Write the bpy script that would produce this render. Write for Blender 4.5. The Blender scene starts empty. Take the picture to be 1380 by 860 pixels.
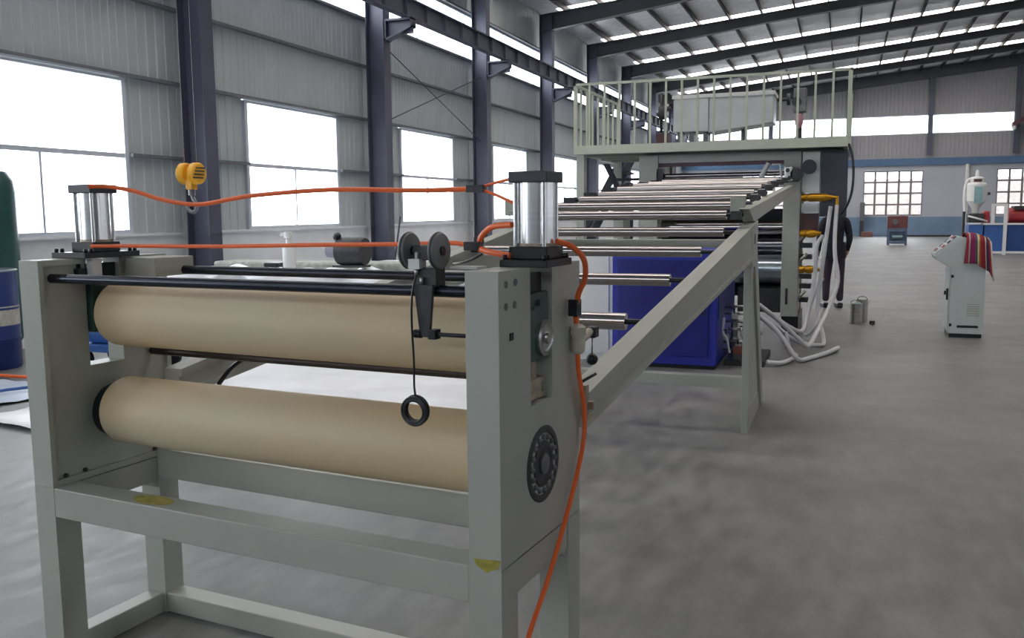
import bpy, bmesh, math, random
from mathutils import Vector, Matrix
random.seed(7)
PI = math.pi
sc = bpy.context.scene
col = sc.collection

# ------------------------------------------------------------------ camera
cam_d = bpy.data.cameras.new('camera'); cam = bpy.data.objects.new('camera', cam_d); col.objects.link(cam)
R_ = Vector((0.939, 0.345, -0.009)); F_ = Vector((-0.343, 0.932, -0.119))
F_.normalize(); R_ = (R_ - F_ * R_.dot(F_)).normalized(); U_ = R_.cross(F_)
m = Matrix((R_, U_, -F_)).transposed().to_4x4(); m.translation = Vector((0, 0, 1.6))
cam.matrix_world = m
cam_d.sensor_width = 36; cam_d.lens = 31.668; cam_d.clip_end = 400
sc.camera = cam

# ------------------------------------------------------------------ sky and exposure
sc.view_settings.view_transform = 'Standard'; sc.view_settings.look = 'None'
sc.view_settings.gamma = 1; sc.view_settings.use_curve_mapping = False
sc.view_settings.exposure = 2.56
w = bpy.data.worlds.new('overcast_sky'); sc.world = w; w.use_nodes = True
bg = w.node_tree.nodes['Background']; bg.inputs[0].default_value = (0.90, 0.95, 1.0, 1); bg.inputs[1].default_value = 1.45
sc.cycles.max_bounces = 8; sc.cycles.diffuse_bounces = 5; sc.cycles.transparent_max_bounces = 12
sc.cycles.glossy_bounces = 3; sc.cycles.transmission_bounces = 3
sc.cycles.sample_clamp_indirect = 6
sc.cycles.caustics_reflective = False; sc.cycles.caustics_refractive = False

def portal(cx, cy, cz, sx, sy, direction):
    l = bpy.data.lights.new('window_daylight', 'AREA'); l.shape = 'RECTANGLE'; l.size = sx; l.size_y = sy
    l.cycles.is_portal = True
    o = bpy.data.objects.new('window_daylight', l); col.objects.link(o); o.location = (cx, cy, cz)
    o.rotation_euler = Vector(direction).to_track_quat('-Z', 'Y').to_euler()

# ------------------------------------------------------------------ materials
MATS = {}
def nodes(name):
    mt = bpy.data.materials.new(name); mt.use_nodes = True
    nt = mt.node_tree; return mt, nt, nt.nodes['Principled BSDF'], nt.nodes, nt.links
def mat(name, c, rough=.5, metal=0., var=.12, scale=6., bump=0., bscale=60., c2=None, spec=None, stretch=None):
    mt, nt, p, N, L = nodes(name)
    p.inputs['Roughness'].default_value = rough; p.inputs['Metallic'].default_value = metal
    if spec is not None: p.inputs['Specular IOR Level'].default_value = spec
    tc = N.new('ShaderNodeTexCoord'); mp = N.new('ShaderNodeMapping'); L.new(tc.outputs['Object'], mp.inputs[0])
    if stretch: mp.inputs['Scale'].default_value = stretch
    nz = N.new('ShaderNodeTexNoise'); nz.inputs['Scale'].default_value = scale; nz.inputs['Detail'].default_value = 5
    L.new(mp.outputs[0], nz.inputs['Vector'])
    cr = N.new('ShaderNodeValToRGB'); cr.color_ramp.elements[0].position = .3; cr.color_ramp.elements[1].position = .7
    a = c2 or tuple(max(0, v * (1 - var)) for v in c); b = c if c2 else tuple(min(1, v * (1 + var)) for v in c)
    cr.color_ramp.elements[0].color = (*a, 1); cr.color_ramp.elements[1].color = (*b, 1)
    L.new(nz.outputs[0], cr.inputs[0]); L.new(cr.outputs[0], p.inputs['Base Color'])
    if bump:
        n2 = N.new('ShaderNodeTexNoise'); n2.inputs['Scale'].default_value = bscale; n2.inputs['Detail'].default_value = 4
        L.new(mp.outputs[0], n2.inputs['Vector'])
        bp = N.new('ShaderNodeBump'); bp.inputs['Strength'].default_value = bump; bp.inputs['Distance'].default_value = .01
        L.new(n2.outputs[0], bp.inputs['Height']); L.new(bp.outputs[0], p.inputs['Normal'])
    MATS[name] = mt; return mt
mach = mat('machine_paint', (.44, .455, .41), .42, var=.06, scale=3, bump=.04, bscale=150)
mach2 = mat('machine_paint_far', (.40, .415, .37), .45, var=.05, scale=3)
railp = mat('railing_paint', (.50, .53, .43), .5, var=.05)
yellow = mat('yellow_wear', (.38, .33, .06), .6, var=.35, scale=30)
rubber = mat('cream_rubber', (.76, .58, .34), .5, var=.07, scale=1.6, stretch=(1, 2.5, 2.5), c2=(.73, .61, .43))
black = mat('black_oxide', (.018, .019, .024), .35, metal=.3)
blackrod = mat('black_rod', (.03, .035, .05), .25, metal=.6)
dark = mat('dark_iron', (.05, .05, .055), .5, metal=.4, var=.3, scale=25)
greyiron = mat('grey_iron', (.16, .16, .17), .4, metal=.6, var=.25, scale=30)
alu = mat('brushed_aluminium', (.78, .78, .80), .26, metal=.9, var=.06, scale=8, stretch=(1, 1, 12))
chrome = mat('chrome_roll', (.46, .43, .42), .13, metal=1, var=.01)
steel = mat('machined_steel', (.45, .44, .43), .3, metal=.9, var=.15, scale=30)
rust = mat('stained_steel', (.42, .35, .27), .45, metal=.5, var=.3, scale=40)
orange = mat('orange_hose', (.95, .17, .045), .38, var=.05)
darkgreen = mat('dark_green_casting', (.03, .075, .06), .4, var=.2)
cream = mat('cream_casting', (.55, .52, .42), .5)
columnp = mat('column_paint', (.085, .090, .135), .5, var=.15, scale=2)
rafterp = mat('rafter_paint', (.060, .070, .082), .5, var=.12, scale=2)
purlinp = mat('purlin_paint', (.02, .022, .028), .6)
girtp = mat('girt_paint', (.17, .18, .20), .6)
sheet = mat('wall_sheet', (.53, .58, .60), .45, var=.05, scale=1.5, metal=.1)
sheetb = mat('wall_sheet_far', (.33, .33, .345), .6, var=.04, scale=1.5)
plaster = mat('white_plaster', (.82, .84, .87), .8, var=.05, scale=2, bump=.2, bscale=20)
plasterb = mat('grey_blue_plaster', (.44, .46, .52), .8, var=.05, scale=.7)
dado = mat('blue_dado', (.17, .26, .38), .7, var=.15, scale=1)
bluebeam = mat('blue_beam', (.09, .17, .30), .6, var=.1)
wframe = mat('window_frame', (.62, .66, .74), .4, var=.03)
brownframe = mat('steel_window_bars', (.25, .22, .24), .6)
foil = mat('foil_insulation', (.82, .83, .87), .38, metal=.30, var=.14, scale=5, bump=1., bscale=6)
bluecab = mat('blue_cabinet', (.018, .03, .36), .35, var=.1, scale=4)
bluepan = mat('blue_panel', (.012, .018, .20), .3, var=.15, scale=3)
whitep = mat('white_paint', (.72, .73, .72), .45, var=.03)
kioskp = mat('kiosk_grey', (.55, .61, .60), .45, var=.04)
film = mat('white_film', (.74, .75, .78), .35, var=.07, scale=3, bump=.6, bscale=7)
redp = mat('red_paint', (.36, .03, .035), .45, var=.15)
brass = mat('brass', (.66, .33, .03), .3, metal=.85, var=.15)
whitehose = mat('white_hose', (.62, .62, .64), .4, var=.05)
navy = mat('dark_navy', (.022, .024, .038), .7)
hookp = mat('yellow_hook_paint', (.80, .40, .02), .4, var=.1)
tankg = mat('dark_green_tank', (.01, .075, .075), .35, var=.2, scale=3)
drumb = mat('blue_drum', (.012, .035, .17), .35, var=.15)
plate_w = mat('off_white_band', (.55, .53, .45), .6, var=.2, scale=14)
skinm = mat('skin', (.5, .3, .22), .5)
jacket = mat('navy_jacket', (.016, .017, .028), .9, var=.3, scale=20)
trouser = mat('purple_trousers', (.045, .032, .055), .9, var=.2, scale=20)
hairm = mat('black_hair', (.01, .01, .01), .6)
brown = mat('brown_motor', (.10, .045, .05), .5)
boxgrey = mat('slate_enclosure', (.06, .065, .09), .5)
glasswhite = mat('milky_shield', (.52, .56, .56), .3, var=.08, scale=5)
teal = mat('teal_panel', (.25, .42, .44), .4)
bluep2 = mat('mid_blue_paint', (.04, .12, .36), .4, var=.1)
cartb = mat('dull_blue_frame', (.08, .12, .20), .5)
cartr = mat('dull_red_brown', (.13, .04, .04), .5)
outer = mat('pale_ground', (.45, .45, .43), .9)

def floor_mat():
    mt, nt, p, N, L = nodes('concrete_floor')
    tc = N.new('ShaderNodeTexCoord')
    n1 = N.new('ShaderNodeTexNoise'); n1.inputs['Scale'].default_value = .8; n1.inputs['Detail'].default_value = 8; n1.inputs['Roughness'].default_value = .65
    n2 = N.new('ShaderNodeTexNoise'); n2.inputs['Scale'].default_value = 9; n2.inputs['Detail'].default_value = 6
    n3 = N.new('ShaderNodeTexNoise'); n3.inputs['Scale'].default_value = 90; n3.inputs['Detail'].default_value = 3
    mp = N.new('ShaderNodeMapping'); mp.inputs['Scale'].default_value = (1, .35, 1); mp.inputs['Rotation'].default_value = (0, 0, .5)
    L.new(tc.outputs['Object'], mp.inputs[0])
    L.new(tc.outputs['Object'], n1.inputs['Vector']); L.new(mp.outputs[0], n2.inputs['Vector']); L.new(tc.outputs['Object'], n3.inputs['Vector'])
    a = N.new('ShaderNodeMath'); a.operation = 'MULTIPLY_ADD'; a.inputs[1].default_value = .5
    L.new(n1.outputs[0], a.inputs[0])
    b = N.new('ShaderNodeMath'); b.operation = 'MULTIPLY'; b.inputs[1].default_value = .5; L.new(n2.outputs[0], b.inputs[0]); L.new(b.outputs[0], a.inputs[2])
    cr = N.new('ShaderNodeValToRGB'); e = cr.color_ramp.elements
    e[0].position = .38; e[0].color = (.135, .135, .133, 1); e[1].position = .62; e[1].color = (.275, .28, .28, 1)
    L.new(a.outputs[0], cr.inputs[0])
    mx = N.new('ShaderNodeMixRGB'); mx.blend_type = 'MULTIPLY'; mx.inputs[0].default_value = .25
    L.new(cr.outputs[0], mx.inputs[1]); L.new(n3.outputs[0], mx.inputs[2]); L.new(mx.outputs[0], p.inputs['Base Color'])
    rr = N.new('ShaderNodeMapRange'); rr.inputs[1].default_value = .3; rr.inputs[2].default_value = .7; rr.inputs[3].default_value = .38; rr.inputs[4].default_value = .62
    L.new(n2.outputs[0], rr.inputs[0]); L.new(rr.outputs[0], p.inputs['Roughness'])
    bp = N.new('ShaderNodeBump'); bp.inputs['Strength'].default_value = .25; bp.inputs['Distance'].default_value = .01
    L.new(n2.outputs[0], bp.inputs['Height']); L.new(bp.outputs[0], p.inputs['Normal'])
    return mt
concrete = floor_mat()

def glass_mat(name, t, tint=(1, 1, 1), trans=.0):
    mt = bpy.data.materials.new(name); mt.use_nodes = True; N = mt.node_tree.nodes; L = mt.node_tree.links
    N.remove(N['Principled BSDF']); out = N['Material Output']
    tr = N.new('ShaderNodeBsdfTransparent'); tr.inputs[0].default_value = (*tint, 1)
    gl = N.new('ShaderNodeBsdfGlossy'); gl.inputs['Roughness'].default_value = .08
    mx = N.new('ShaderNodeMixShader'); mx.inputs[0].default_value = 1 - t
    if trans:
        tl = N.new('ShaderNodeBsdfTranslucent'); tl.inputs[0].default_value = (*tint, 1)
        m2 = N.new('ShaderNodeMixShader'); m2.inputs[0].default_value = trans
        L.new(tr.outputs[0], m2.inputs[1]); L.new(tl.outputs[0], m2.inputs[2]); L.new(m2.outputs[0], mx.inputs[1])
    else: L.new(tr.outputs[0], mx.inputs[1])
    L.new(gl.outputs[0], mx.inputs[2]); L.new(mx.outputs[0], out.inputs[0]); return mt
glass = glass_mat('window_glass', .94)
skyglass = glass_mat('skylight_sheet', .96, (1, .93, .88), .45)

def stripe_mat():
    mt, nt, p, N, L = nodes('striped_blanket')
    p.inputs['Roughness'].default_value = .9
    tc = N.new('ShaderNodeTexCoord'); sp = N.new('ShaderNodeSeparateXYZ'); L.new(tc.outputs['UV'], sp.inputs[0])
    cr = N.new('ShaderNodeValToRGB'); cr.color_ramp.interpolation = 'CONSTANT'
    cs = [(0, (.26, .02, .035)), (.10, (.42, .38, .34)), (.16, (.20, .015, .08)), (.36, (.05, .10, .10)), (.44, (.60, .52, .32)), (.52, (.30, .08, .02)),
          (.58, (.24, .015, .02)), (.76, (.55, .5, .45)), (.80, (.05, .02, .05)), (.88, (.28, .02, .03)), (.94, (.6, .55, .5))]
    e = cr.color_ramp.elements
    e[0].position = 0; e[0].color = (*cs[0][1], 1); e[1].position = cs[1][0]; e[1].color = (*cs[1][1], 1)
    for pos, c in cs[2:]:
        k = e.new(pos); k.color = (*c, 1)
    L.new(sp.outputs[0], cr.inputs[0]); L.new(cr.outputs[0], p.inputs['Base Color']); return mt
blanketm = stripe_mat()

# ------------------------------------------------------------------ mesh helpers
ORG = {}
def org(parent):
    o = parent
    while o is not None:
        if o.name in ORG: return ORG[o.name]
        o = o.parent
    return Vector((0, 0, 0))
class MB:
    def __init__(s): s.bm = bmesh.new()
    def box(s, x0, x1, y0, y1, z0, z1):
        v = [s.bm.verts.new(p) for p in ((x0, y0, z0), (x1, y0, z0), (x1, y1, z0), (x0, y1, z0), (x0, y0, z1), (x1, y0, z1), (x1, y1, z1), (x0, y1, z1))]
        for f in ((3, 2, 1, 0), (4, 5, 6, 7), (0, 1, 5, 4), (1, 2, 6, 5), (2, 3, 7, 6), (3, 0, 4, 7)): s.bm.faces.new([v[i] for i in f])
        return s
    def cyl(s, a, b, r, n=20, r2=None):
        a = Vector(a); b = Vector(b); d = (b - a).normalized(); r2 = r if r2 is None else r2
        u = d.orthogonal().normalized(); w_ = d.cross(u)
        A = []; B = []
        for i in range(n):
            t = 2 * PI * i / n; e = u * math.cos(t) + w_ * math.sin(t)
            A.append(s.bm.verts.new(a + e * r)); B.append(s.bm.verts.new(b + e * r2))
        for i in range(n):
            f = s.bm.faces.new((A[i], A[(i + 1) % n], B[(i + 1) % n], B[i])); f.smooth = True
        s.bm.faces.new(A[::-1]); s.bm.faces.new(B); return s
    def lathe(s, c, prof, n=28, axis='Z'):
        c = Vector(c); rings = []
        for r, h in prof:
            ring = []
            for i in range(n):
                t = 2 * PI * i / n; x, y = r * math.cos(t), r * math.sin(t)
                p = {'Z': (x, y, h), 'X': (h, x, y), 'Y': (y, h, x)}[axis]
                ring.append(s.bm.verts.new(c + Vector(p)))
            rings.append(ring)
        for a, b in zip(rings, rings[1:]):
            for i in range(n):
                f = s.bm.faces.new((a[i], a[(i + 1) % n], b[(i + 1) % n], b[i])); f.smooth = True
        s.bm.faces.new(rings[0][::-1]); s.bm.faces.new(rings[-1]); return s
    def sphere(s, c, r, sz=1.):
        res = bmesh.ops.create_uvsphere(s.bm, u_segments=16, v_segments=10, radius=r)
        for v in res['verts']:
            v.co.z *= sz; v.co += Vector(c)
            for f in v.link_faces: f.smooth = True
        return s
    def torus(s, c, R, r, axis='X', n=36, k=10):
        c = Vector(c); rings = []
        for i in range(n):
            t = 2 * PI * i / n; ring = []
            for j in range(k):
                q = 2 * PI * j / k; rr = R + r * math.cos(q); h = r * math.sin(q)
                x, y = rr * math.cos(t), rr * math.sin(t)
                p = {'Z': (x, y, h), 'X': (h, x, y), 'Y': (y, h, x)}[axis]
                ring.append(s.bm.verts.new(c + Vector(p)))
            rings.append(ring)
        for i in range(n):
            a, b = rings[i], rings[(i + 1) % n]
            for j in range(k):
                f = s.bm.faces.new((a[j], b[j], b[(j + 1) % k], a[(j + 1) % k])); f.smooth = True
        return s
    def tube(s, pts, r, n=10, sub=5):
        pts = [Vector(p) for p in pts]
        if sub > 1 and len(pts) > 2:
            P = [pts[0] * 2 - pts[1]] + pts + [pts[-1] * 2 - pts[-2]]; out = []
            for i in range(1, len(P) - 2):
                for k in range(sub):
                    t = k / sub; a, b, c, d = P[i - 1:i + 3]
                    out.append(.5 * ((2 * b) + (c - a) * t + (2 * a - 5 * b + 4 * c - d) * t * t + (3 * b - a - 3 * c + d) * t ** 3))
            pts = out + [pts[-1]]
        d0 = (pts[1] - pts[0]).normalized(); u = d0.orthogonal().normalized(); prev = None
        for i, p in enumerate(pts):
            d = (pts[min(i + 1, len(pts) - 1)] - pts[max(i - 1, 0)]).normalized()
            u = (u - d * u.dot(d)).normalized(); w_ = d.cross(u)
            ring = [s.bm.verts.new(p + (u * math.cos(2 * PI * j / n) + w_ * math.sin(2 * PI * j / n)) * r) for j in range(n)]
            if prev:
                for j in range(n):
                    f = s.bm.faces.new((prev[j], prev[(j + 1) % n], ring[(j + 1) % n], ring[j])); f.smooth = True
            else: s.bm.faces.new(ring[::-1])
            prev = ring
        s.bm.faces.new(prev); return s
    def prism(s, poly, v0, v1):
        """poly: 3D points of one face; v0,v1: offset vectors"""
        v0 = Vector(v0); v1 = Vector(v1)
        A = [s.bm.verts.new(Vector(p) + v0) for p in poly]; B = [s.bm.verts.new(Vector(p) + v1) for p in poly]; n = len(A)
        for i in range(n): s.bm.faces.new((A[i], A[(i + 1) % n], B[(i + 1) % n], B[i]))
        s.bm.faces.new(A[::-1]); s.bm.faces.new(B); return s
    def grid(s, fn, nu, nv, uv=False):
        vs = [[s.bm.verts.new(fn(i / nu, j / nv)) for j in range(nv + 1)] for i in range(nu + 1)]
        lay = s.bm.loops.layers.uv.new('UVMap') if uv else None
        for i in range(nu):
            for j in range(nv):
                f = s.bm.faces.new((vs[i][j], vs[i + 1][j], vs[i + 1][j + 1], vs[i][j + 1])); f.smooth = True
                if uv:
                    for lp, (a, b) in zip(f.loops, ((i, j), (i + 1, j), (i + 1, j + 1), (i, j + 1))): lp[lay].uv = (a / nu, b / nv)
        return s
    def build(s, name, mt, parent=None, bevel=0, solid=0, label=None, closed=True):
        bm = s.bm
        if closed: bmesh.ops.recalc_face_normals(bm, faces=bm.faces[:])
        for e in bm.edges:
            if len(e.link_faces) == 2 and e.calc_face_angle(0) > .6: e.smooth = False
        o_ = org(parent)
        bmesh.ops.translate(bm, verts=bm.verts[:], vec=-o_)
        me = bpy.data.meshes.new(name); bm.to_mesh(me); bm.free()
        for mm in (mt if isinstance(mt, (list, tuple)) else [mt]): me.materials.append(mm)
        ob = bpy.data.objects.new(name, me); col.objects.link(ob)
        if parent is not None: ob.parent = parent
        if bevel:
            b = ob.modifiers.new('bevel', 'BEVEL'); b.width = bevel; b.segments = 2; b.limit_method = 'ANGLE'; b.angle_limit = .7
        if solid:
            b = ob.modifiers.new('solid', 'SOLIDIFY'); b.thickness = solid
        if label: ob['label'] = label
        return ob
def tag(o, label, cat, group=None, kind=None):
    if label: o['label'] = label
    if cat: o['category'] = cat
    if group: o['group'] = group
    if kind: o['kind'] = kind
    return o
def thing(name, label, cat, loc=(0, 0, 0), rz=0, group=None, local=False):
    o = bpy.data.objects.new(name, None); col.objects.link(o); o.location = loc; o.rotation_euler = (0, 0, rz); o.empty_display_size = .2
    ORG[o.name] = Vector((0, 0, 0)) if local else Vector(loc)
    return tag(o, label, cat, group)
def struct_root(name, loc=(0, 0, 0)):
    o = bpy.data.objects.new(name, None); col.objects.link(o); o.location = loc; ORG[o.name] = Vector(loc); o['kind'] = 'structure'; return o
def struct(name, mb, mt, parent=None, **k):
    o = mb.build(name, mt, parent, **k); o['kind'] = 'structure'; return o
def copy_tree(o, parent=None):
    c = o.copy(); col.objects.link(c)
    if parent is not None: c.parent = parent
    for ch in list(o.children): copy_tree(ch, c)
    return c
def piece(name, me, parent, loc, rz=0, scale=None):
    o = bpy.data.objects.new(name, me); col.objects.link(o); o.parent = parent; o.location = Vector(loc) - org(parent); o.rotation_euler = (0, 0, rz)
    if scale: o.scale = scale
    return o

# ================================================================== THE HALL
BAY = 5.5135; WX = -9.3; CX = -8.9; YG = 55.135; XR = 28.3; RIDGE = 9.5; YB = -11.1
def roof_z(x): return 7.86 + .1 * (x - CX) if x < RIDGE else 7.86 + .1 * (RIDGE - CX) - .1 * (x - RIDGE)
struct('ground', MB().box(-80, 100, -80, 130, -.4, -.22), outer)
struct('floor', MB().box(WX - .3, XR + .3, YB - .3, YG + .3, -.2, 0), concrete)

def rib_mesh(wd, ht, nr, name='wall_panel', mt=sheet, depth=.013):
    """profiled sheet lying in the YZ plane, profile facing +X"""
    mb = MB(); pr = []
    p = wd / nr
    for i in range(nr):
        y = i * p
        pr += [(0, y), (0, y + p * .68), (depth, y + p * .76), (depth, y + p * .90), (0, y + p * .97)]
    pr.append((0, wd))
    pr = [(x + (.0 if 0 < k < len(pr) - 1 else -.006), y) for k, (x, y) in enumerate(pr)]
    lo = [mb.bm.verts.new((x, y, .003)) for x, y in pr]; hi = [mb.bm.verts.new((x, y, ht - .003)) for x, y in pr]
    for i in range(len(pr) - 1): mb.bm.faces.new((lo[i], lo[i + 1], hi[i + 1], hi[i]))
    me = bpy.data.meshes.new(name); mb.bm.to_mesh(me); mb.bm.free(); me.materials.append(mt); return me
_pm = {}
def panel(parent, wd, ht, nr, loc, rz=0, mt=sheet):
    key = (round(wd, 3), round(ht, 3), nr, mt.name)
    if key not in _pm: _pm[key] = rib_mesh(wd, ht, nr, mt=mt)
    return piece('wall_panel', _pm[key], parent, loc, rz)

# ---- left wall
wl = struct_root('wall_left', (WX, 0, 0))
mb = MB().box(WX - .24, WX + .02, YB, YG, 0, 1.30)
mb.build('plinth_wall', plaster, wl)
MB().box(WX - .26, WX + .08, YB, YG, 1.30, 1.335).build('sill_ledge', plaster, wl)
tiers = [(1.335, 2.41), (2.41, 3.48), (3.48, 4.53), (4.53, 5.50), (6.62, 7.86)]
wins = []
for k in range(-2, 10):
    s0 = k * BAY + 1.55 + max(0, (k - 3)) * .07; wins.append((s0, s0 + 2.9))
edges = []; y = YB
for (a, b) in wins:
    edges.append((y, a, False)); edges.append((a, b, True)); y = b
edges.append((y, YG, False))
for ti, (z0, z1) in enumerate(tiers):
    for (a, b, iswin) in edges:
        if iswin and ti < 2: continue
        n = max(1, round((b - a) / 1.15)); wd = (b - a) / n
        for i in range(n): panel(wl, wd, z1 - z0, 7, (WX, a + i * wd, z0))
for z in (2.41, 3.48, 4.53, 5.47, 6.66):
    for (a, b, iswin) in edges:
        if z < 3 and iswin: continue
        MB().box(WX + .024, WX + .13, a, b, z - .022, z + .022).build('girt', girtp, wl)
# strip glazing high on the left wall
for (z0, z1) in ((3.46, 5.50), (6.62, 7.90)): MB().box(WX - .06, WX - .03, YB, YG, z0, z1).build('backing_sheet', sheet, wl)
for (a, b, iswin) in edges:
    if not iswin: MB().box(WX - .06, WX - .03, a, b, 1.335, 3.46).build('backing_sheet', sheet, wl)
ws = struct_root('window_14', (WX, 0, 5.63))
MB().box(WX - .01, WX + .03, YB, YG, 5.50, 5.53).build('window_frame', wframe, ws)
MB().box(WX - .01, WX + .03, YB, YG, 6.58, 6.62).build('window_frame', wframe, ws)
mb = MB(); y = YB
while y < YG: mb.box(WX - .01, WX + .02, y, y + .03, 5.53, 6.58); y += 2.75
mb.build('window_mullion', wframe, ws)
MB().box(WX - .004, WX + .0, YB, YG, 5.53, 6.58).build('window_pane', glass, ws)
for k in range(-2, 10): portal(WX - .05, k * BAY + BAY / 2, 6.05, BAY, 1.1, (1, 0, 0))
for n, (a, b) in enumerate(wins):
    wn = struct_root('window_%d' % (n + 1), (WX, a, 1.335))
    for (p, q) in ((a, a + .07), (b - .07, b)): MB().box(WX - .02, WX + .06, p, q, 1.335, 3.44).build('window_frame', wframe, wn)
    MB().box(WX - .02, WX + .06, a + .07, b - .07, 1.335, 1.39).build('window_frame', wframe, wn)
    MB().box(WX - .02, WX + .05, a + .07, b - .07, 2.37, 2.43).build('window_transom', wframe, wn)
    MB().box(WX - .02, WX + .06, a + .07, b - .07, 3.40, 3.44).build('window_frame', wframe, wn)
    c = (a + b) / 2
    MB().box(WX - .02, WX + .03, c - .018, c + .018, 1.39, 2.37).build('window_mullion', wframe, wn)
    for (p, q, z0, z1) in ((a + .07, b - .07, 2.43, 3.40), (a + .07, c - .018, 1.39, 2.37), (c + .018, b - .07, 1.39, 2.37)):
        MB().box(WX + .008, WX + .014, p, q, z0, z1).build('window_pane', glass, wn)
    portal(WX - .05, c, 2.4, 2.8, 2.1, (1, 0, 0))

# ---- columns, crane beam, rafters
def column_mb(x, y, z1):
    d, f = .20, .14
    return (MB().box(x - d, x - d + .02, y - f, y + f, 0, z1).box(x + d - .02, x + d, y - f, y + f, 0, z1).box(x - d + .02, x + d - .02, y - .012, y + .012, 0, z1)
            .box(x - d - .04, x + d + .04, y - f - .04, y + f + .04, 0, .02))
for k in range(-1, 10):
    y = k * BAY
    struct('column', column_mb(CX, y, 7.62), columnp)
    cb = MB().box(CX + .20, CX + .80, y - .11, y + .11, 5.36, 5.40).box(CX + .20, CX + .8, y - .01, y + .01, 5.1, 5.36)
    cb.prism([(CX + .20, 0, 4.98), (CX + .80, 0, 5.22), (CX + .80, 0, 5.25), (CX + .20, 0, 5.02)], (0, y - .11, 0), (0, y + .11, 0))
    cb.box(CX + .20, CX + .24, y - .11, y + .11, 4.98, 5.36).box(CX + .78, CX + .80, y - .11, y + .11, 5.22, 5.40)
    struct('column_bracket', cb, columnp)
    # rafter: haunched I beam, bottom flange below, follows the roof
    xs = [CX - .2, -2.7, RIDGE, XR - 6, XR]
    def rb(x):
        if x <= CX: return 7.12
        if x < -2.7: return 7.12 + (x - CX) * (8.0 - 7.12) / 6.2
        return roof_z(x) - .16 - .36 if x < XR - 6 else roof_z(x) - .16 - .36 - (x - XR + 6) / 6 * .3
    for a, b in zip(xs, xs[1:]):
        ta, tb = roof_z(a) - .20, roof_z(b) - .20; ba, bb = rb(a), rb(b)
        mb = MB()
        mb.prism([(a, 0, ba), (b, 0, bb), (b, 0, bb + .02), (a, 0, ba + .02)], (0, y - .13, 0), (0, y + .13, 0))
        mb.prism([(a, 0, ta - .02), (b, 0, tb - .02), (b, 0, tb), (a, 0, ta)], (0, y - .13, 0), (0, y + .13, 0))
        mb.prism([(a, 0, ba + .02), (b, 0, bb + .02), (b, 0, tb - .02), (a, 0, ta - .02)], (0, y - .01, 0), (0, y + .01, 0))
        struct('rafter', mb, rafterp)
    fl = MB()
    for i in range(-8, 9):
        x = i * 2.16 + .9
        if x < CX + .6: continue
        fl.cyl((x, y + .02, rb(x) + .01), (x, y + .75, roof_z(x) - .14), .014, 6)
    struct('flange_brace', fl, rafterp)
    struct('column', column_mb(XR - .3, y, roof_z(XR) - .5), columnp)
cbm = MB().box(-8.38, -8.20, YB, YG, 5.43, 5.455).box(-8.38, -8.20, YB, YG, 5.79, 5.815).box(-8.30, -8.28, YB, YG, 5.455, 5.79)
y = YB
while y < YG: cbm.box(-8.37, -8.21, y, y + .012, 5.455, 5.79); y += .92
struct('crane_beam', cbm, columnp)
struct('brace_rod', MB().cyl((CX, 3 * BAY + .1, 3.4), (CX, 4 * BAY - .1, 5.0), .012, 6).cyl((CX, 4 * BAY - .1, 3.4), (CX, 3 * BAY + .1, 5.0), .012, 6), columnp)
struct('brace_rod', MB().cyl((CX + .1, 3 * BAY + .15, .1), (CX - .1, 3 * BAY + 1.0, 1.5), .02, 6), columnp)

# ---- roof
ceil = struct_root('ceiling', (0, 0, 7.9))
SK0, SK1 = .28, 1.45      # skylight strip, relative to each rafter
def roof_slab(name, x0, x1, y0, y1, mt, th=.04):
    return MB().prism([(x0, 0, roof_z(x0)), (x1, 0, roof_z(x1)), (x1, 0, roof_z(x1) + th), (x0, 0, roof_z(x0) + th)], (0, y0, 0), (0, y1, 0)).build(name, mt, ceil)
xp = [WX - .1 + 1.08 * i for i in range(0, 36)]
xp = [x for x in xp if x < XR]
ys = [YB]
for k in range(1, 10): ys += [k * BAY + SK0, k * BAY + SK1]  # unseen near bays kept without skylights to hold down light on the foreground
ys.append(YG + .2)
for i in range(0, len(ys) - 1, 2):
    if ys[i + 1] > ys[i]:
        roof_slab('roof_panel', WX - .3, RIDGE, ys[i], ys[i + 1], foil); roof_slab('roof_panel', RIDGE, XR + .3, ys[i], ys[i + 1], foil)
for k in range(1, 10):
    a, b = k * BAY + SK0, k * BAY + SK1
    n = 16; wd = (RIDGE - .8 - (WX + .6)) / n
    roof_slab('roof_panel', WX - .3, WX + .6, a, b, foil); roof_slab('roof_panel', RIDGE - .8, RIDGE, a, b, foil); roof_slab('roof_panel', RIDGE, XR + .3, a, b, foil)
    for j in range(n): roof_slab('skylight_pane', WX + .6 + j * wd + .01, WX + .6 + (j + 1) * wd - .01, a, b, skyglass, .006)
    xm = (WX + .6 + RIDGE - .8) / 2
    portal(xm, (a + b) / 2, roof_z(RIDGE) + .15, RIDGE - WX, 1.4, (0, 0, -1))
for x in xp:
    z = roof_z(x)
    MB().box(x - .01, x + .01, YB, YG, z - .20, z - .005).box(x - .01, x + .045, YB, YG, z - .20, z - .19).build('purlin', purlinp, ceil)

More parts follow.
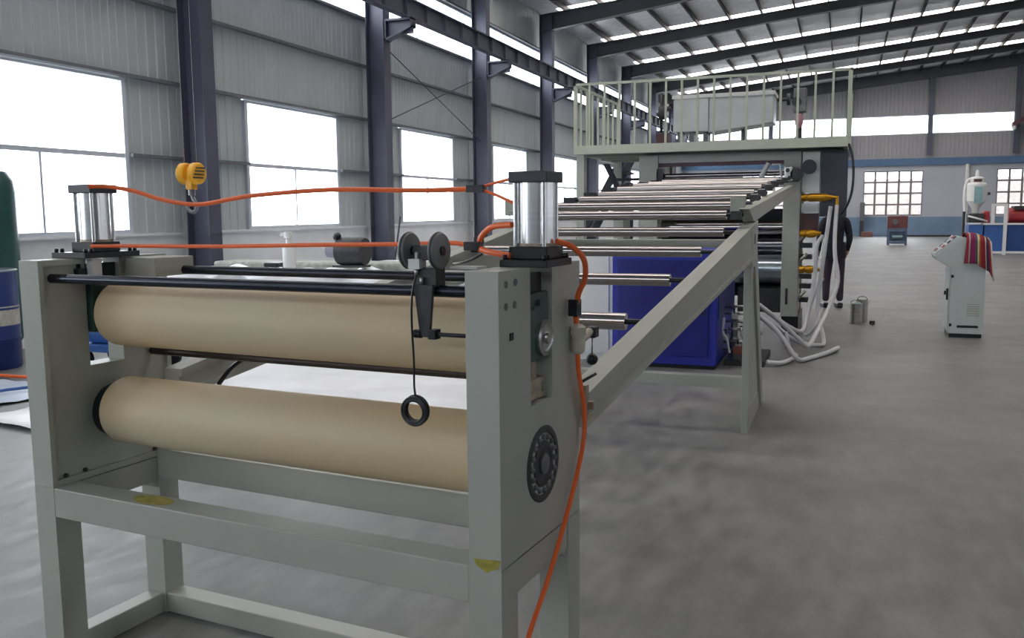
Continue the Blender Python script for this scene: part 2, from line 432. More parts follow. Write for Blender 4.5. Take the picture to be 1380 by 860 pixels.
# ---- far wall
wf = struct_root('wall_far', (0, YG, 0))
fw = [(.94, 4.02), (7.64, 10.72), (-5.76, -2.68), (14.3, 17.4)]
xcur = WX - .3; mbp = MB(); mbd = MB()
for (a, b) in sorted(fw):
    mbp.box(xcur, a, YG, YG + .25, 1.08, 3.92); mbp.box(a, b, YG, YG + .25, 3.63, 3.92); mbp.box(a, b, YG, YG + .25, 1.08, 1.15); xcur = b
mbp.box(xcur, XR + .3, YG, YG + .25, 1.08, 3.92)
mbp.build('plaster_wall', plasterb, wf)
MB().box(WX - .3, XR + .3, YG - .01, YG + .25, 0, 1.08).build('blue_dado', dado, wf)
MB().box(WX - .1, XR + .3, YG - .12, YG + .25, 3.92, 4.30).build('blue_lintel', bluebeam, wf)
MB().box(WX - .1, XR + .3, YG - .05, YG + .2, 4.30, 4.42).build('ledge', sheetb, wf)
MB().cyl((6.19, YG - .12, .05), (6.19, YG - .12, 3.92), .10, 14).build('downpipe', whitep, wf)
x = WX
while x < XR - .1:
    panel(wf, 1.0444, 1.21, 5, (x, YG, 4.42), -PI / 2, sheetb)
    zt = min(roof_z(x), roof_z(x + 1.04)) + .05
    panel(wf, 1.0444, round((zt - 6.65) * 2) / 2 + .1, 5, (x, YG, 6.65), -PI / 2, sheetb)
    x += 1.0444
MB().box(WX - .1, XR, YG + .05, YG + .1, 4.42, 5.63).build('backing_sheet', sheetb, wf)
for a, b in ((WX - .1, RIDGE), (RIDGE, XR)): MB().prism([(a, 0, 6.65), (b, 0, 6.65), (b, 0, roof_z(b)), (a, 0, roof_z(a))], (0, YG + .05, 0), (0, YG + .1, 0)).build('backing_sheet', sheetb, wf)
for n, x in enumerate((-4.16, .04, 4.24, 8.44, 12.64, 16.84)): struct('column', MB().box(x - .12, x + .12, YG - .34, YG - .32, 4.44, roof_z(x) - .58).box(x - .12, x + .12, YG - .08, YG - .06, 4.44, roof_z(x) - .58).box(x - .01, x + .01, YG - .32, YG - .08, 4.44, roof_z(x) - .58), columnp)
# gable rafter
mb = MB()
for a, b in ((WX, RIDGE), (RIDGE, XR)):
    mb.prism([(a, 0, roof_z(a) - .6), (b, 0, roof_z(b) - .6), (b, 0, roof_z(b) - .02), (a, 0, roof_z(a) - .02)], (0, YG - .3, 0), (0, YG - .06, 0))
struct('rafter', mb, rafterp)
wn = struct_root('window_15', (0, YG, 5.63))
MB().box(WX, 8.3, YG + .02, YG + .03, 5.66, 6.62).build('window_pane', glass, wn)
MB().box(WX, 8.4, YG - .01, YG + .06, 5.60, 5.66).build('window_frame', wframe, wn)
MB().box(WX, 8.4, YG - .01, YG + .06, 6.60, 6.66).build('window_frame', wframe, wn)
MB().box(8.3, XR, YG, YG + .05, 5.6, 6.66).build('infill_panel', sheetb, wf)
portal((WX + 8.3) / 2, YG + .1, 6.13, 17, .9, (0, -1, 0))
for n, (a, b) in enumerate(fw):
    wn = struct_root('window_%d' % (16 + n), (a, YG, 1.15))
    MB().box(a, b, YG + .12, YG + .13, 1.15, 3.63).build('window_pane', glass, wn)
    MB().box(a, b, YG + .05, YG + .11, 1.15, 1.22).box(a, b, YG + .05, YG + .11, 3.57, 3.63).box(a, a + .06, YG + .05, YG + .11, 1.22, 3.57).box(b - .06, b, YG + .05, YG + .11, 1.22, 3.57).build('window_frame', brownframe, wn)
    for i in range(1, 5):
        xx = a + (b - a) * i / 5; MB().box(xx - .055, xx + .055, YG + .05, YG + .11, 1.22, 3.57).build('window_bar', brownframe, wn)
    for i in range(1, 4):
        zz = 1.15 + 2.48 * i / 4; MB().box(a + .06, b - .06, YG + .04, YG + .10, zz - .045, zz + .045).build('window_bar', brownframe, wn)
    portal((a + b) / 2, YG + .3, 2.4, 3.0, 2.4, (0, -1, 0))
# buildings seen faintly beyond the far windows
struct('exterior_wall', MB().box(-12, 40, YG + 9, YG + 9.3, -.2, 3.45), mat('exterior_brick', (.36, .32, .30), .9))

# ---- right wall and the wall behind the camera (out of frame): unseen windows and glazing added to balance the light
wr = struct_root('wall_right', (XR, 0, 0))
MB().box(XR, XR + .25, YB, YG, 0, 1.3).build('plinth_wall', plaster, wr)
mb = MB(); y = YB
for k in (-1, 1, 3, 5, 7, 9):  # unseen windows added to bring some light from the right
    a, b = k * BAY + 1.3, k * BAY + 4.3; mb.box(XR, XR + .1, y, a, 1.3, 3.48); y = b
    portal(XR + .1, (a + b) / 2, 2.4, 3.0, 2.1, (-1, 0, 0))
    wn = struct_root('window_%d' % (20 + k + 2), (XR, a, 1.3))
    MB().box(XR + .04, XR + .05, a, b, 1.3, 3.48).build('window_pane', glass, wn)
    MB().box(XR, XR + .08, a, b, 2.36, 2.44).box(XR, XR + .08, (a + b) / 2 - .04, (a + b) / 2 + .04, 1.3, 2.36).build('window_frame', wframe, wn)
mb.box(XR, XR + .1, y, YG, 1.3, 3.48); mb.box(XR, XR + .1, YB, YG, 3.48, 8.1); mb.build('sheet_wall', sheet, wr)
wb = struct_root('wall_back', (0, YB, 0))
DA, DB, DH = -8.6, 8.4, 6.65
mb = MB().box(DA, DB, YB - .2, YB, 0, 5.5).box(WX - .3, DA, YB - .2, YB, 0, 9.8).box(DB, XR + .3, YB - .2, YB, 0, 9.8).box(DA, DB, YB - .2, YB, DH, 9.8)
mb.build('sheet_wall', sheet, wb)
portal((DA + DB) / 2, YB - .1, 6.07, DB - DA, 1.1, (0, 1, 0))
wn = struct_root('window_40', (0, YB, 5.5))  # made-up glazing strip, sets how much light comes from behind the camera
MB().box(DA, DB, YB - .1, YB - .09, 5.5, DH).build('window_pane', glass, wn)

# ================================================================== FOREGROUND ROLLER STAND (local frame: u right, v away, z up)
TH = -.101
fm = thing('roller_stand', 'grey-green steel stand with two cream rubber rollers and air cylinders on top, in front', 'machine', (-.8254, 2.1437, 0), TH, local=True)
T, Bz, WD, WT, D = 1.446, .649, 1.854, .098, .56
def frame_plate(u0, u1, outer_right):
    """side box plate with an open slot in the top edge, lips on the inner side"""
    mb = MB()
    s0, s1, sz = .195, .345, 1.055
    poly = [(0, 0, Bz), (0, D, Bz), (0, D, T), (0, s1, T), (0, s1, sz), (0, s0, sz), (0, s0, T), (0, 0, T)]
    mb.prism(poly, (u0, 0, 0), (u1, 0, 0)); return mb
for (u0, u1, inn) in ((-WD, -WD + WT, 1), (-WT, 0, -1)):
    # left slab recessed on its inner side with proud lips; right slab flush
    a, b = (u0, u1 - .014) if inn == 1 else (u0, u1)
    sf = frame_plate(a, b, inn).build('side_frame', mach, fm, bevel=.001)
    if inn == 1:
        l0, l1 = u1 - .014, u1
        MB().box(l0, l1, 0, .02, Bz, T).build('front_lip', mach, sf)
        MB().box(l0, l1, D - .02, D, Bz, T).build('rear_lip', mach, sf)
        MB().box(l0, l1, .02, .19, T - .02, T).build('top_lip', mach, sf)
        MB().box(l0, l1, .35, D - .02, T - .02, T).build('top_lip', mach, sf)
        MB().box(l0, l1, .02, D - .02, Bz, Bz + .022).build('bottom_lip', mach, sf)
    # legs with haunch gussets
    for (v0, v1) in ((0, .10), (D - .095, D)):
        lg = MB().box(u0, u1, v0 + (.0 if v0 else .0), v1, 0, Bz).build('leg', mach, fm)
    MB().prism([(0, .10, Bz - .10), (0, .10, Bz - .004), (0, D - .095, Bz - .004), (0, D - .095, Bz - .10), (0, D - .15, Bz - .10), (0, .15, Bz - .10)], (u0 + .003, 0, 0), (u1 - .003, 0, 0)).build('side_rail', mach, fm, bevel=.003)
    MB().prism([(0, .10, Bz - .13), (0, .13, Bz - .10), (0, .10, Bz - .10)], (u0 + .01, 0, 0), (u1 - .01, 0, 0)).build('gusset', mach, fm)
    MB().prism([(0, D - .095, Bz - .13), (0, D - .125, Bz - .10), (0, D - .095, Bz - .10)], (u0 + .01, 0, 0), (u1 - .01, 0, 0)).build('gusset', mach, fm)
    MB().box(u0 + .01, u1 - .01, .10, D - .095, 0, .08).build('base_rail', mach, fm, bevel=.004)
MB().box(-WD + WT, -WT, 0, .10, Bz - .105, Bz).build('front_beam', mach, fm, bevel=.004)
MB().box(-WD + WT, -WT, D - .10, D, Bz - .085, Bz + .03).build('rear_beam', mach, fm, bevel=.004)
MB().box(-WD + WT, -WT, D - .09, D - .005, 0, .08).build('base_rail', mach, fm, bevel=.004)
# worn yellow paint marks
MB().lathe((-1.33, .052, Bz + .0002), [(.085, 0), (.085, .0012)], 24).build('yellow_mark', yellow, fm).scale = (1, .45, 1)
bpy.data.objects['yellow_mark'].location = (0, .0275, 0)
MB().prism([(-.084, 0, .672), (-.002, 0, .678), (-.008, 0, .655), (-.045, 0, .638), (-.075, 0, .655)], (0, -.0012, 0), (0, .001, 0)).build('yellow_mark', yellow, fm)
# rollers
for zc, nm in ((1.243, 'cream upper roller'), (.884, 'cream lower roller')):
    r = .118 if zc > 1 else .1225
    ro = MB().lathe((-1.70, .272, zc), [(.06, 0), (r - .02, .0), (r - .006, .006), (r, .02), (r, 1.53), (r - .006, 1.544), (r - .02, 1.55), (.06, 1.55)], 72, 'X').build('roller', rubber, fm, label=nm)
    MB().cyl((-1.79, .272, zc), (-1.70, .272, zc), .046, 28).build('journal', black, ro)
    MB().cyl((-.15, .272, zc), (-.07, .272, zc), .046, 28).build('journal', black, ro)
for u, s in ((-1.752, 1), (-.102, -1)):
    MB().cyl((u, .272, .88), (u + .045 * s, .272, .88), .098, 36).build('bearing_cover', black, fm)
# outer bearing on right plate
br = MB().lathe((0, .275, .872), [(.112, -.006), (.112, .002), (.104, .005), (.092, .004), (.088, -.004), (.070, -.004), (.066, .004), (.052, .006), (.045, .002), (.03, .002)], 48, 'X').build('bearing_housing', dark, fm)
mb = MB()
for i in range(16):
    t = 2 * PI * i / 16; mb.sphere((.001, .275 + .079 * math.cos(t), .872 + .079 * math.sin(t)), .009)
mb.build('bearing_balls', greyiron, br)
MB().lathe((-.0, .275, .872), [(.03, 0), (.03, .008), (.012, .010)], 24, 'X').build('shaft_end', greyiron, br)
MB().cyl((-WD, .275, .872), (-WD - .004, .275, .872), .11, 40).build('bearing_housing', dark, fm)
# sliding bearing blocks in the slots
for (u0, u1) in ((-WT - .006, -.008), (-WD + .008, -WD + WT + .006)):
    bk = MB().box(u0, u1, .203, .338, 1.175, 1.372).build('bearing_block', darkgreen, fm, bevel=.006)
    ue = u1 if u1 > -.5 else u0
    s = 1 if u1 > -.5 else -1
    MB().lathe((ue, .298, 1.238), [(.052, -.012), (.052, .010), (.044, .014), (.036, .010), (.018, .012), (.016, .020)], 30, 'X').build('bearing_ring', steel, bk)
    MB().box(ue - .001, ue + .004 * s, .225, .315, 1.326, 1.332).box(ue - .001, ue + .010 * s, .255, .29, 1.335, 1.35).build('casting_boss', darkgreen, bk)
    MB().box((u0 + u1) / 2 - .03, (u0 + u1) / 2 + .03, .215, .325, 1.372, 1.425).build('rod_clevis', black, bk)
    if s > 0: MB().box(u0 + .02, u1 - .012, .215, .335, 1.062, 1.078).box(u0 + .02, u1 - .012, .24, .31, 1.078, 1.105).box(u0 + .02, u1 - .012, .215, .335, 1.105, 1.12).box(u0 + .02, u1 - .02, .26, .29, 1.12, 1.175).build('stop_block', rust, bk)
# bolt holes and square plug on right plate
for (v, z) in ((.043, 1.41), (.101, 1.412), (.042, 1.352), (.095, 1.353)):
    MB().cyl((-.003, v, z), (.0015, v, z), .010, 14).build('bolt_hole', greyiron, fm)
MB().box(-.002, .003, .062, .082, 1.260, 1.280).build('square_plug', black, fm)
MB().box(-.0005, .0008, .0, D, Bz - .0035, Bz - .0020).build('weld_seam', greyiron, fm)
for v in (.06, .14, .46): MB().lathe((-1.756, v, .678), [(.008, -.014), (.008, -.004), (.005, -.002)], 10, 'X').build('bolt', dark, fm)
# round tie rods across the top
MB().cyl((-1.768, .058, 1.382), (-.09, .058, 1.386), .0165, 24).build('tie_rod', blackrod, fm)
MB().cyl((-1.768, .502, 1.388), (-.09, .502, 1.390), .0165, 24).build('tie_rod', blackrod, fm)
MB().lathe((-1.768, .502, 1.388), [(.024, 0), (.024, .03), (.018, .032)], 20, 'X').build('rod_collar', black, fm)
MB().cyl((-1.76, .47, 1.072), (-.09, .47, 1.078), .016, 20).build('guide_shaft', mat('dark_brown_shaft', (.06, .05, .05), .4, metal=.4), fm)
# black rod clevis under the left cylinder, with its pale block
MB().box(-1.79, -1.745, .15, .185, 1.375, 1.41).cyl((-1.768, .168, 1.41), (-1.768, .168, 1.445), .008, 10).build('lock_bolt', black, fm)
MB().box(-1.752, -1.722, .19, .23, 1.37, 1.443).build('pale_block', whitep, fm)
MB().box(-WD + WT, -1.60, .36, .55, 1.37, 1.44).build('corner_bracket', mach, fm, bevel=.003)

# air cylinders
def cylinder(cu, bu, b0, b1):
    cv = .275; hs = .0585; rs = .043
    c = MB().box(cu - bu, cu + bu, b0, b1, T, T + .020).build('cylinder_base', black, fm, bevel=.002)
    for su in (-1, 1):
        for dv in (b0 + .012, b0 + .035, b1 - .035, b1 - .012): MB().cyl((cu + su * (bu - .012), dv, T + .02), (cu + su * (bu - .012), dv, T + .034), .007, 6).build('bolt', black, c)
    a = MB().box(cu - hs, cu + hs, cv - hs, cv + hs, T + .020, T + .056).build('cylinder_end', black, fm, bevel=.003)
    tb = MB().cyl((cu, cv, T + .056), (cu, cv, 1.678), .0535, 40).build('cylinder_tube', alu, fm, label='shiny aluminium barrel')
    for su in (-1, 1):
        for sv in (-1, 1): MB().cyl((cu + su * rs, cv + sv * rs, T + .056), (cu + su * rs, cv + sv * rs, 1.678), .0068, 12).build('cylinder_rod', alu, tb)
    MB().box(cu - hs, cu + hs, cv - hs, cv + hs, 1.678, 1.709).build('cylinder_end', endm, fm, bevel=.003)
    MB().cyl((cu, cv, T + .056), (cu, cv, T + .064), .054, 32).build('rust_ring', rust, fm)
endm = mat('end_cap_grey', (.05, .05, .06), .4, metal=.3)
cylinder(-.018, .072, .185, .365); cylinder(-1.800, .0875, .155, .395)
# orange air hoses
V = .275
A_ = [(-1.735, V - .07, 1.70), (-1.69, V - .03, 1.70), (-1.59, V, 1.683), (-1.45, V, 1.65), (-1.29, V, 1.632), (-1.14, V, 1.648), (-1.02, V, 1.66), (-.72, V, 1.672), (-.41, V, 1.664), (-.21, V, 1.665)]
MB().tube(A_, .0075).build('air_hose', orange, fm)
MB().tube([(-.21, V, 1.665), (-.15, V, 1.68), (-.06, V - .03, 1.694)], .0045).build('air_hose', orange, fm)
MB().tube([(-.19, V, 1.662), (-.14, V, 1.645), (-.05, V - .02, 1.61)], .0045).build('air_hose', orange, fm)
MB().box(-.235, -.18, V - .012, V + .012, 1.655, 1.676).build('hose_tee', black, fm)
MB().tube([(-1.74, V - .07, 1.488), (-1.6, V - .03, 1.489), (-1.19, V, 1.490), (-.80, V, 1.498), (-.46, V, 1.503), (-.29, V, 1.508), (-.235, V, 1.500)], .0068).build('air_hose', orange, fm)
MB().tube([(-.20, V, 1.492), (-.15, V - .03, 1.484), (-.07, V - .06, 1.476)], .0085).build('air_hose', orange, fm)
MB().tube([(-.205, V, 1.500), (-.185, V - .01, 1.530), (-.14, V - .03, 1.556), (-.072, V - .045, 1.562)], .0085).build('air_hose', orange, fm)
MB().box(-.245, -.195, V - .013, V + .013, 1.487, 1.512).box(-.212, -.190, V - .011, V + .011, 1.505, 1.526).build('hose_tee', black, fm)
C_ = [(.045, V, 1.515), (.070, .32, 1.50), (.085, .38, 1.46), (.065, .44, 1.40), (.04, .455, 1.355), (.028, .46, 1.30), (.024, .475, 1.262)]
MB().tube(C_, .0085).build('air_hose', orange, fm)
MB().box(.012, .040, .438, .475, 1.285, 1.335).build('hose_clip', black, fm)
MB().tube([(.022, .49, 1.168), (.02, .505, 1.10), (.02, .545, 1.00), (.02, .553, .94), (.02, .545, .88), (.02, .50, .80), (.02, .43, .71), (.02, .35, .62), (.02, .25, .52), (.02, .13, .42), (.03, .03, .32), (.05, -.05, .2), (.09, -.12, .05), (.16, -.2, .012), (.3, -.26, .012)], .0075).build('air_hose', orange, fm)
# air regulator with handle and ball lever
rg = MB().lathe((.024, .49, 1.165), [(.012, 0), (.020, .008), (.022, .03), (.019, .05), (.024, .06), (.024, .082), (.012, .09)], 20).build('air_valve', cream, fm)
MB().tube([(.024, .49, 1.205), (.024, .55, 1.21), (.024, .585, 1.222)], .013).build('valve_neck', cream, rg)
MB().box(.008, .042, .585, .625, 1.20, 1.235).build('valve_knob', black, rg, bevel=.004)
MB().cyl((.025, .605, 1.20), (.025, .605, 1.145), .0028, 8).build('lever', steel, rg)
MB().sphere((.025, .605, 1.130), .019).build('lever_ball', black, rg)
MB().box(.0, .02, .565, .59, .955, 1.05).box(.0, .035, .59, .60, .97, .995).box(0, .03, .56, .61, .945, .955).build('cable_bracket', rust, fm)
MB().cyl((.01, .56, 1.065), (.04, .60, 1.085), .005, 8).build('cable_gland', black, fm)

# length counter with two measuring wheels
sn = MB().prism([(-.270, 0, 1.405), (-.208, 0, 1.405), (-.222, 0, 1.262), (-.252, 0, 1.262)], (0, .022, 0), (0, .034, 0)).box(-.272, -.205, .035, .085, 1.398, 1.45).build('length_counter', dark, fm, bevel=.002)
MB().cyl((-.258, .03, 1.271), (-.09, .03, 1.271), .006, 12).box(-.222, -.20, .015, .045, 1.258, 1.284).cyl((-.272, .028, 1.27), (-.25, .028, 1.27), .012, 12).build('pivot_arm', black, sn)
wheelm = mat('wheel_grey', (.20, .21, .22), .45, metal=.3)
for uu in (-.300, -.206):
    wh = MB().lathe((uu, .055, 1.495), [(.010, -.010), (.034, -.010), (.047, -.009), (.050, -.005), (.050, .005), (.047, .009), (.034, .010), (.010, .010)], 40, 'X').build('measuring_wheel', wheelm, sn)
    MB().lathe((uu, .055, 1.495), [(.013, -.014), (.013, .014)], 20, 'X').build('wheel_hub', black, wh)
    MB().torus((uu, .055, 1.495), .048, .004, 'X').build('wheel_rim', dark, wh)
MB().cyl((-.29, .055, 1.495), (-.215, .055, 1.495), .010, 14).box(-.275, -.225, .035, .08, 1.47, 1.51).build('wheel_axle', dark, sn)
MB().box(-.282, -.247, .018, .055, 1.447, 1.474).build('white_encoder', whitep, sn)
MB().cyl((-.262, .035, 1.474), (-.262, .035, 1.492), .008, 12).build('encoder_plug', steel, sn)
MB().cyl((-.262, .028, 1.447), (-.262, .028, 1.43), .006, 10).cyl((-.245, .026, 1.425), (-.245, .026, 1.405), .006, 10).build('chrome_fitting', steel, sn)
MB().tube([(-.262, .026, 1.43), (-.267, .012, 1.38), (-.268, .008, 1.30), (-.262, .005, 1.20), (-.262, .004, 1.13), (-.258, .004, 1.095)], .003).build('sensor_cable', black, sn)
mb = MB()
for i in range(9):
    rr = .030 + .0045 * (i % 3); c = (-.262 + random.uniform(-.002, .002), .004 + (i // 3) * .006 - .004, 1.060 + random.uniform(-.002, .002))
    mb.torus(c, rr, .0034, 'Y', 32, 8)
cc = mb.build('cable_coil', black, sn)
# cable draped behind the rollers and arm stubs
MB().tube([(-1.55, .60, .93), (-1.48, .60, 1.0), (-1.38, .58, 1.05), (-1.24, .52, 1.078)], .009).build('sensor_cable', black, fm)
# stray black air line to the right cylinder
MB().tube([(-.245, .20, 1.452), (-.19, .15, 1.458), (-.14, .12, 1.47), (-.10, .10, 1.485)], .0035).build('air_line', black, fm)
MB().box(-.20, -.115, .10, .16, T - .002, T + .004).build('paper_label', whitep, fm)

# ================================================================== INCLINED COOLING ROLLER FRAME
cf = thing('cooling_roller_frame', 'grey-green inclined frame with chrome cooling rollers climbing to the calender', 'roller frame', (-1.35, 6.3, 0))
def arm_x(Y): return -.60 - (6.2 - Y) * .058
def lower_arm(dx):
    P1 = [(arm_x(y) + dx, y, z) for y, z in ((6.32, 1.49), (2.80, .985), (2.80, .862), (3.57, .962), (6.32, 1.265))]
    P1 = [(arm_x(6.32) + dx, 6.32, 1.505), (arm_x(2.78) + dx, 2.78, 1.005), (arm_x(2.78) + dx, 2.78, .895), (arm_x(6.2) + dx, 6.2, 1.275), (arm_x(6.32) + dx, 6.32, 1.29)]
    mb = MB().prism(P1, (-.05, 0, 0), (.02, 0, 0))
    # proud flange lines like a channel section
    for z0, z1 in (((1.505, 1.005), (1.48, .975)), ((1.29, .92), (1.265, .895))):
        mb.prism([(arm_x(6.32) + dx, 6.32, z0[0]), (arm_x(2.78) + dx, 2.78, z0[1]), (arm_x(2.78) + dx, 2.78, z1[1]), (arm_x(6.32) + dx, 6.32, z1[0])], (.02, 0, 0), (.032, 0, 0))
    return mb
def upper_arm(dx):
    x = -.60 + dx
    return MB().prism([(x, 6.1, 1.60), (x, 10.0, 1.805), (x, 11.48, 1.885), (x, 11.48, 1.775), (x, 10.0, 1.695), (x, 6.45, 1.51)], (-.06, 0, 0), (.015, 0, 0))
for dx in (0, -1.62):
    lower_arm(dx).build('lower_arm', mach2, cf)
    upper_arm(dx).build('upper_arm', mach2, cf, bevel=.004)
    x = -.60 + dx
    # A-frame: upright front leg, raked rear leg, foot
    MB().box(x - .05, x + .0, 6.48, 6.64, 0, 1.48).build('leg', mach2, cf, bevel=.004)
    MB().prism([(x, 6.64, 1.48), (x, 6.74, 1.48), (x, 7.68, .0), (x, 7.50, .0), (x, 6.64, 1.28)], (-.045, 0, 0), (.008, 0, 0)).build('leg', mach2, cf, bevel=.003)
    MB().prism([(x, 6.64, 0), (x, 7.48, 0), (x, 7.3, .16), (x, 6.64, .16)], (-.04, 0, 0), (-.005, 0, 0)).build('foot_plate', mach2, cf)
    MB().prism([(x, 6.30, 1.20), (x, 6.60, 1.20), (x, 6.66, 1.52), (x, 6.20, 1.47)], (-.05, 0, 0), (.025, 0, 0)).build('gusset', mach2, cf, bevel=.003)
    MB().box(x - .002, x + .028, 6.40, 6.45, 1.36, 1.43).build('slot_hole', dark, cf)
    MB().prism([(x, 6.64, .16), (x, 7.36, .16), (x, 6.70, 1.30), (x, 6.64, 1.30)], (-.036, 0, 0), (-.012, 0, 0)).build('web_plate', mach2, cf)
    MB().box(x - .125, x - .035, 6.24, 6.36, 1.565, 1.68).build('end_block', mach2, cf, bevel=.004)
MB().box(-2.165, -.655, 6.50, 6.62, 1.33, 1.385).build('cross_beam', mach2, cf, bevel=.003)
MB().box(-2.165, -.652, 6.50, 6.60, .325, .405).build('cross_beam', mach2, cf, bevel=.003)
rollers = [(11.0, 1.93, 0), (10.2, 1.885, 0), (9.4, 1.845, 0), (8.7, 1.795, 0), (7.98, 1.735, 0), (7.35, 1.685, 0), (6.72, 1.625, 0), (6.13, 1.562, 0), (6.04, 1.452, 0), (5.34, 1.352, 1), (4.58, 1.243, 1), (3.79, 1.122, 1)]
for i, (Y, z, low) in enumerate(rollers):
    ax = arm_x(min(Y, 6.2)); xr = ax - .13; xl = ax - 1.62 + .13; r = .031 + (.006 if i == 11 else 0)
    ro = MB().cyl((xl, Y, z), (xr, Y, z), r, 24).build('chrome_roller', chrome, cf)
    MB().cyl((xl - .10, Y, z), (xl, Y, z), .012, 12).build('roller_shaft', black, ro)
    MB().cyl((xr, Y, z), (xr + .11, Y, z), .012, 12).build('roller_shaft', black, ro)
    if i < 8:
        MB().box(xl - .13, xl - .03, Y - .045, Y + .045, z - .03, z + .025).build('bearing_block', black, ro)
        MB().box(xr + .03, xr + .10, Y - .045, Y + .045, z - .03, z + .025).build('bearing_block', dark, ro)
        MB().box(xr + .035, xr + .085, Y - .03, Y + .03, z + .025, z + .034).build('bearing_cap', steel, ro)

# ================================================================== CALENDER
cal = thing('roll_calender', 'large grey-green roll calender with steel side posts beneath the railed platform', 'machine', (-1.5, 12.0, 0))
def post(x0, x1, z0=.27):
    return MB().box(x0, x1, 11.6, 11.78, z0, 2.29).box(x0, x1, 12.6, 12.8, z0, 2.29).box(x0 + .02, x1 - .02, 11.78, 12.6, z0, .7).box(x0 + .02, x1 - .02, 11.78, 12.6, 1.95, 2.29)
post(-.715, -.515).build('side_post', mach2, cal, bevel=.005)
post(-2.51, -2.26).build('side_post', mach2, cal, bevel=.005)
MB().box(-.70, -.50, 11.62, 12.85, .0, .27).build('base_block', black, cal)
MB().box(-2.50, -2.28, 11.62, 12.85, .0, .27).build('base_block', black, cal)
MB().box(-.518, -.512, 11.66, 11.70, .42, .60).box(-.66, -.63, 11.592, 11.601, .42, .62).build('slot_mark', dark, cal)
MB().box(-2.26, -.715, 11.62, 11.76, 2.19, 2.29).build('top_beam', mach2, cal)
MB().box(-2.26, -.715, 11.66, 11.72, 2.145, 2.188).build('seal_strip', mat('dull_maroon', (.10, .05, .07), .5), cal)
for (Y, z, r, mt) in ((11.72, 2.03, .030, chrome), (11.68, 1.95, .045, steel), (11.60, 1.88, .020, whitep)):
    MB().cyl((-2.26, Y, z), (-.715, Y, z), r, 20).build('guide_roll', mt, cal)
MB().cyl((-2.30, 12.15, 1.36), (-.68, 12.15, 1.36), .115, 36).build('calender_roll', chrome, cal)
MB().cyl((-2.30, 12.1, 1.115), (-.68, 12.1, 1.115), .115, 36).build('calender_roll', mat('dark_chrome', (.22, .22, .26), .2, metal=1), cal)
MB().cyl((-2.30, 11.95, .835), (-.68, 11.95, .835), .185, 40).build('calender_roll', mat('pale_chrome_roll', (.48, .55, .60), .22, metal=.8), cal)
MB().box(-2.24, -.72, 12.3, 12.5, .45, 1.6).build('back_shield', navy, cal)
MB().box(-1.25, -.72, 11.75, 12.2, .30, .60).build('lower_gearbox', dark, cal)
MB().box(-2.28, -2.20, 11.60, 11.7, 1.80, 2.12).build('roll_bracket', dark, cal)
MB().cyl((-1.02, 11.64, 1.92), (-.90, 11.64, 2.16), .028, 12).build('white_strut', whitep, cal)
MB().tube([(-.86, 11.64, 2.14), (-.76, 11.64, 2.14), (-.74, 11.64, 1.96)], .016, sub=1).build('white_pipe', whitep, cal)
ba = MB().box(-.70, -.60, 11.50, 11.60, 1.93, 2.11).build('bearing_carrier', steel, cal, bevel=.01)
MB().cyl((-.665, 11.49, 2.06), (-.665, 11.50, 2.06), .025, 12).cyl((-.64, 11.49, 1.97), (-.64, 11.50, 1.97), .025, 12).build('bolt', dark, ba)
MB().cyl((-.56, 11.50, 2.01), (-.56, 11.60, 2.01), .075, 20).build('dark_cap', dark, cal)
MB().box(-.50, -.30, 11.62, 11.9, 1.80, 2.28).build('white_cover', whitep, cal, label='white cover plate with a round dark port')
MB().cyl((-.42, 11.55, 2.10), (-.42, 11.62, 2.10), .085, 24).build('round_port', mat('port_navy', (.02, .03, .05), .4), cal)
MB().box(-.50, -.30, 11.64, 11.85, 1.55, 1.66).build('white_bracket', whitep, cal)
MB().box(-.50, -.30, 11.66, 12.0, 1.31, 1.54).build('brown_motor', brown, cal)
for i, (z, xe, el) in enumerate(((1.73, -.14, 1), (1.30, -.26, 0), (.865, -.28, 1))):
    bu = MB().lathe((-.50, 11.5, z), [(.04, 0), (.05, .05), (.038, .07), (.052, .10), (.048, xe + .42), (.03, xe + .46), (.022, xe + .5)], 18, 'X').build('brass_union', brass, cal, label='brass rotary union')
    if el: MB().cyl((xe, 11.5, z), (xe + .06, 11.5, z - .005), .020, 12).cyl((xe + .05, 11.5, z + .01), (xe + .05, 11.5, z - .10), .018, 12).build('elbow', brass, bu)
for z in (.45, .62, .74, .98, 1.12): MB().box(-.50, -.36, 11.62, 11.75, z, z + .06).build('dark_fitting', dark, cal)
for z in (.5, .95, 1.2): MB().cyl((-.505, 11.6, z), (-.42, 11.55, z + .1), .02, 10).build('steel_fitting', steel, cal)

